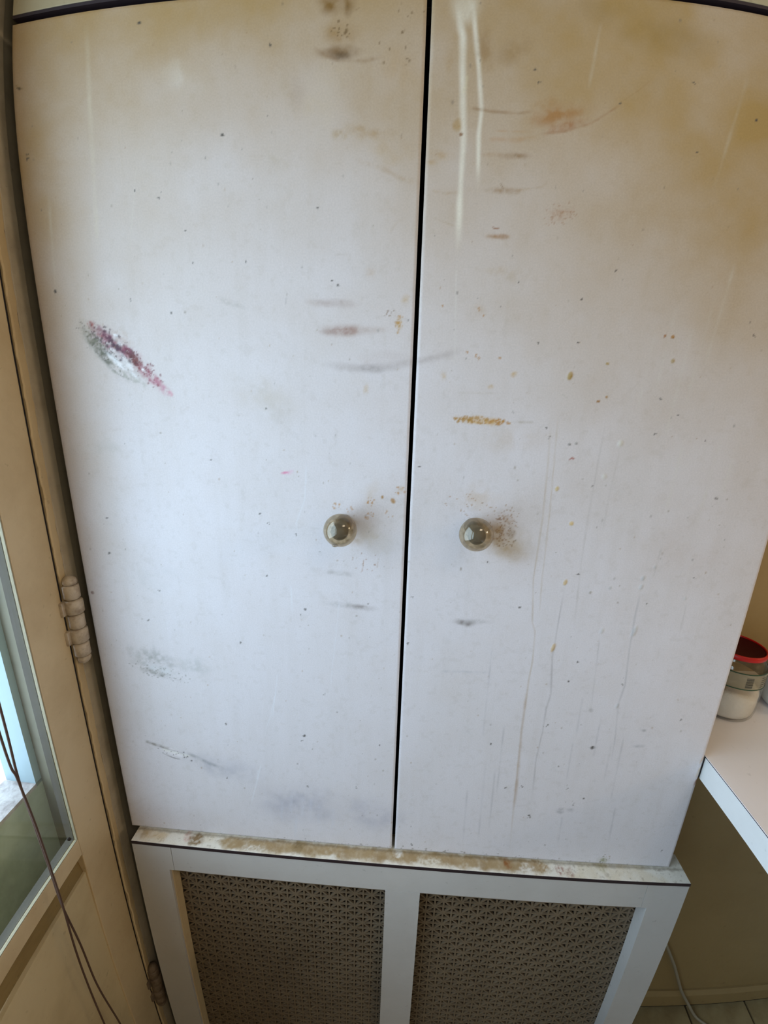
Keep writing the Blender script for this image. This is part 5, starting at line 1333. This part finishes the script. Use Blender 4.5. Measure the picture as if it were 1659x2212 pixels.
def wrap(name, a0, a1, z0, z1, r, mat, parent, n=24, th=0.0002):
    """patch wrapped round the jar between two angles (degrees)"""
    bm = bmesh.new()
    rows = []
    for k in range(n + 1):
        a = math.radians(a0 + (a1 - a0) * k / n)
        rows.append([bm.verts.new((rr * math.cos(a), rr * math.sin(a), z)) for rr, z in ((r, z0), (r, z1), (r + th, z1), (r + th, z0))])
    for A, B2 in zip(rows, rows[1:]):
        for i in range(4):
            bm.faces.new((A[i], A[(i + 1) % 4], B2[(i + 1) % 4], B2[i]))
    bm.faces.new(rows[0]); bm.faces.new(rows[-1])
    return from_bm(name, bm, mat, parent)
lab = wrap('paper_label', -140, 60, 0.0568, 0.0800, 0.0391, M['label'], jar, 40, 0.0002)
RL = 0.0394
wrap('green_border', -138, -5, 0.0795, 0.0809, RL, M['green'], lab)
wrap('green_border', -160, -5, 0.0563, 0.0577, RL, M['green'], lab)
wrap('green_border', -142, -137, 0.0700, 0.0809, RL, M['green'], lab, 4)
for k in range(13):
    zz = 0.0598 + k * 0.0012
    wrap('barcode_bar', -101, -88, zz, zz + (0.0005, 0.0009, 0.0003)[k % 3], RL, M['print'], lab, 4)
for k in range(5):
    for q in range(2):
        wrap('print_line', -70 + q * 14, -60 + q * 12 + (k % 2) * 2, 0.0605 + k * 0.0034, 0.0612 + k * 0.0034, RL, M['print'], lab, 3)

# white round container, cut by the right edge of the frame
lathe_ob = empty('container', (0.577, 0.105, WZ + 0.0002))
tag(lathe_ob, 'white round container beside the jar, cut off by the frame', 'container')
lathe('body', [(0, 0), (0.036, 0), (0.0385, 0.0012), (0.0420, 0.007), (0.0440, 0.018), (0.0446, 0.050), (0.0446, 0.070), (0.0428, 0.070), (0.0424, 0.018), (0.0390, 0.006), (0, 0.005)], M['ceramic'], lathe_ob, seg=48)
lathe('rim', [(0.0446, 0.0685), (0.0454, 0.0690), (0.0454, 0.0712), (0.0440, 0.0720), (0.0428, 0.0712), (0.0428, 0.0701), (0.0446, 0.0701)], M['ceramic'], lathe_ob, seg=48)

# ------------------------------------------------------------------ cords and cable
c1 = tube('blind_cord', [(-0.372, -0.136, 0.98), (-0.371, -0.139, 0.60), (-0.370, -0.1405, 0.330), (-0.370, -0.1425, 0.243), (-0.370, -0.1405, 0.180), (-0.370, -0.1390, 0.110), (-0.370, -0.1385, 0.052), (-0.370, -0.1330, -0.03), (-0.370, -0.1310, -0.12), (-0.370, -0.1215, -0.235), (-0.370, -0.1150, -0.36), (-0.370, -0.1150, -0.50)], 0.0011, M['cord'])
tag(c1, 'thin brown blind cord, right strand of the two at the bottom', 'cord', 'two twisted blind cords')
c2 = tube('blind_cord', [(-0.368, -0.152, 0.98), (-0.368, -0.151, 0.60), (-0.368, -0.1490, 0.300), (-0.368, -0.1450, 0.246), (-0.3682, -0.1408, 0.180), (-0.3682, -0.1393, 0.110), (-0.3682, -0.1395, 0.052), (-0.3682, -0.1430, -0.03), (-0.3682, -0.1445, -0.12), (-0.3682, -0.1450, -0.235), (-0.3682, -0.1430, -0.36), (-0.3682, -0.1430, -0.50)], 0.0011, M['cord'])
tag(c2, 'thin brown blind cord, left strand of the two at the bottom', 'cord', 'two twisted blind cords')
cb = tube('cable', [(0.50, 0.176, -0.30), (0.550, 0.176, -0.41), (0.586, 0.176, -0.485), (0.618, 0.176, -0.548), (0.660, 0.176, -0.642), (0.688, 0.172, -0.690), (0.712, 0.155, -0.7225), (0.738, 0.13, -0.7245), (0.77, 0.09, -0.7245)], 0.0034, M['cable'])
tag(cb, 'grey cable hanging down the tan wall onto the floor', 'cable')
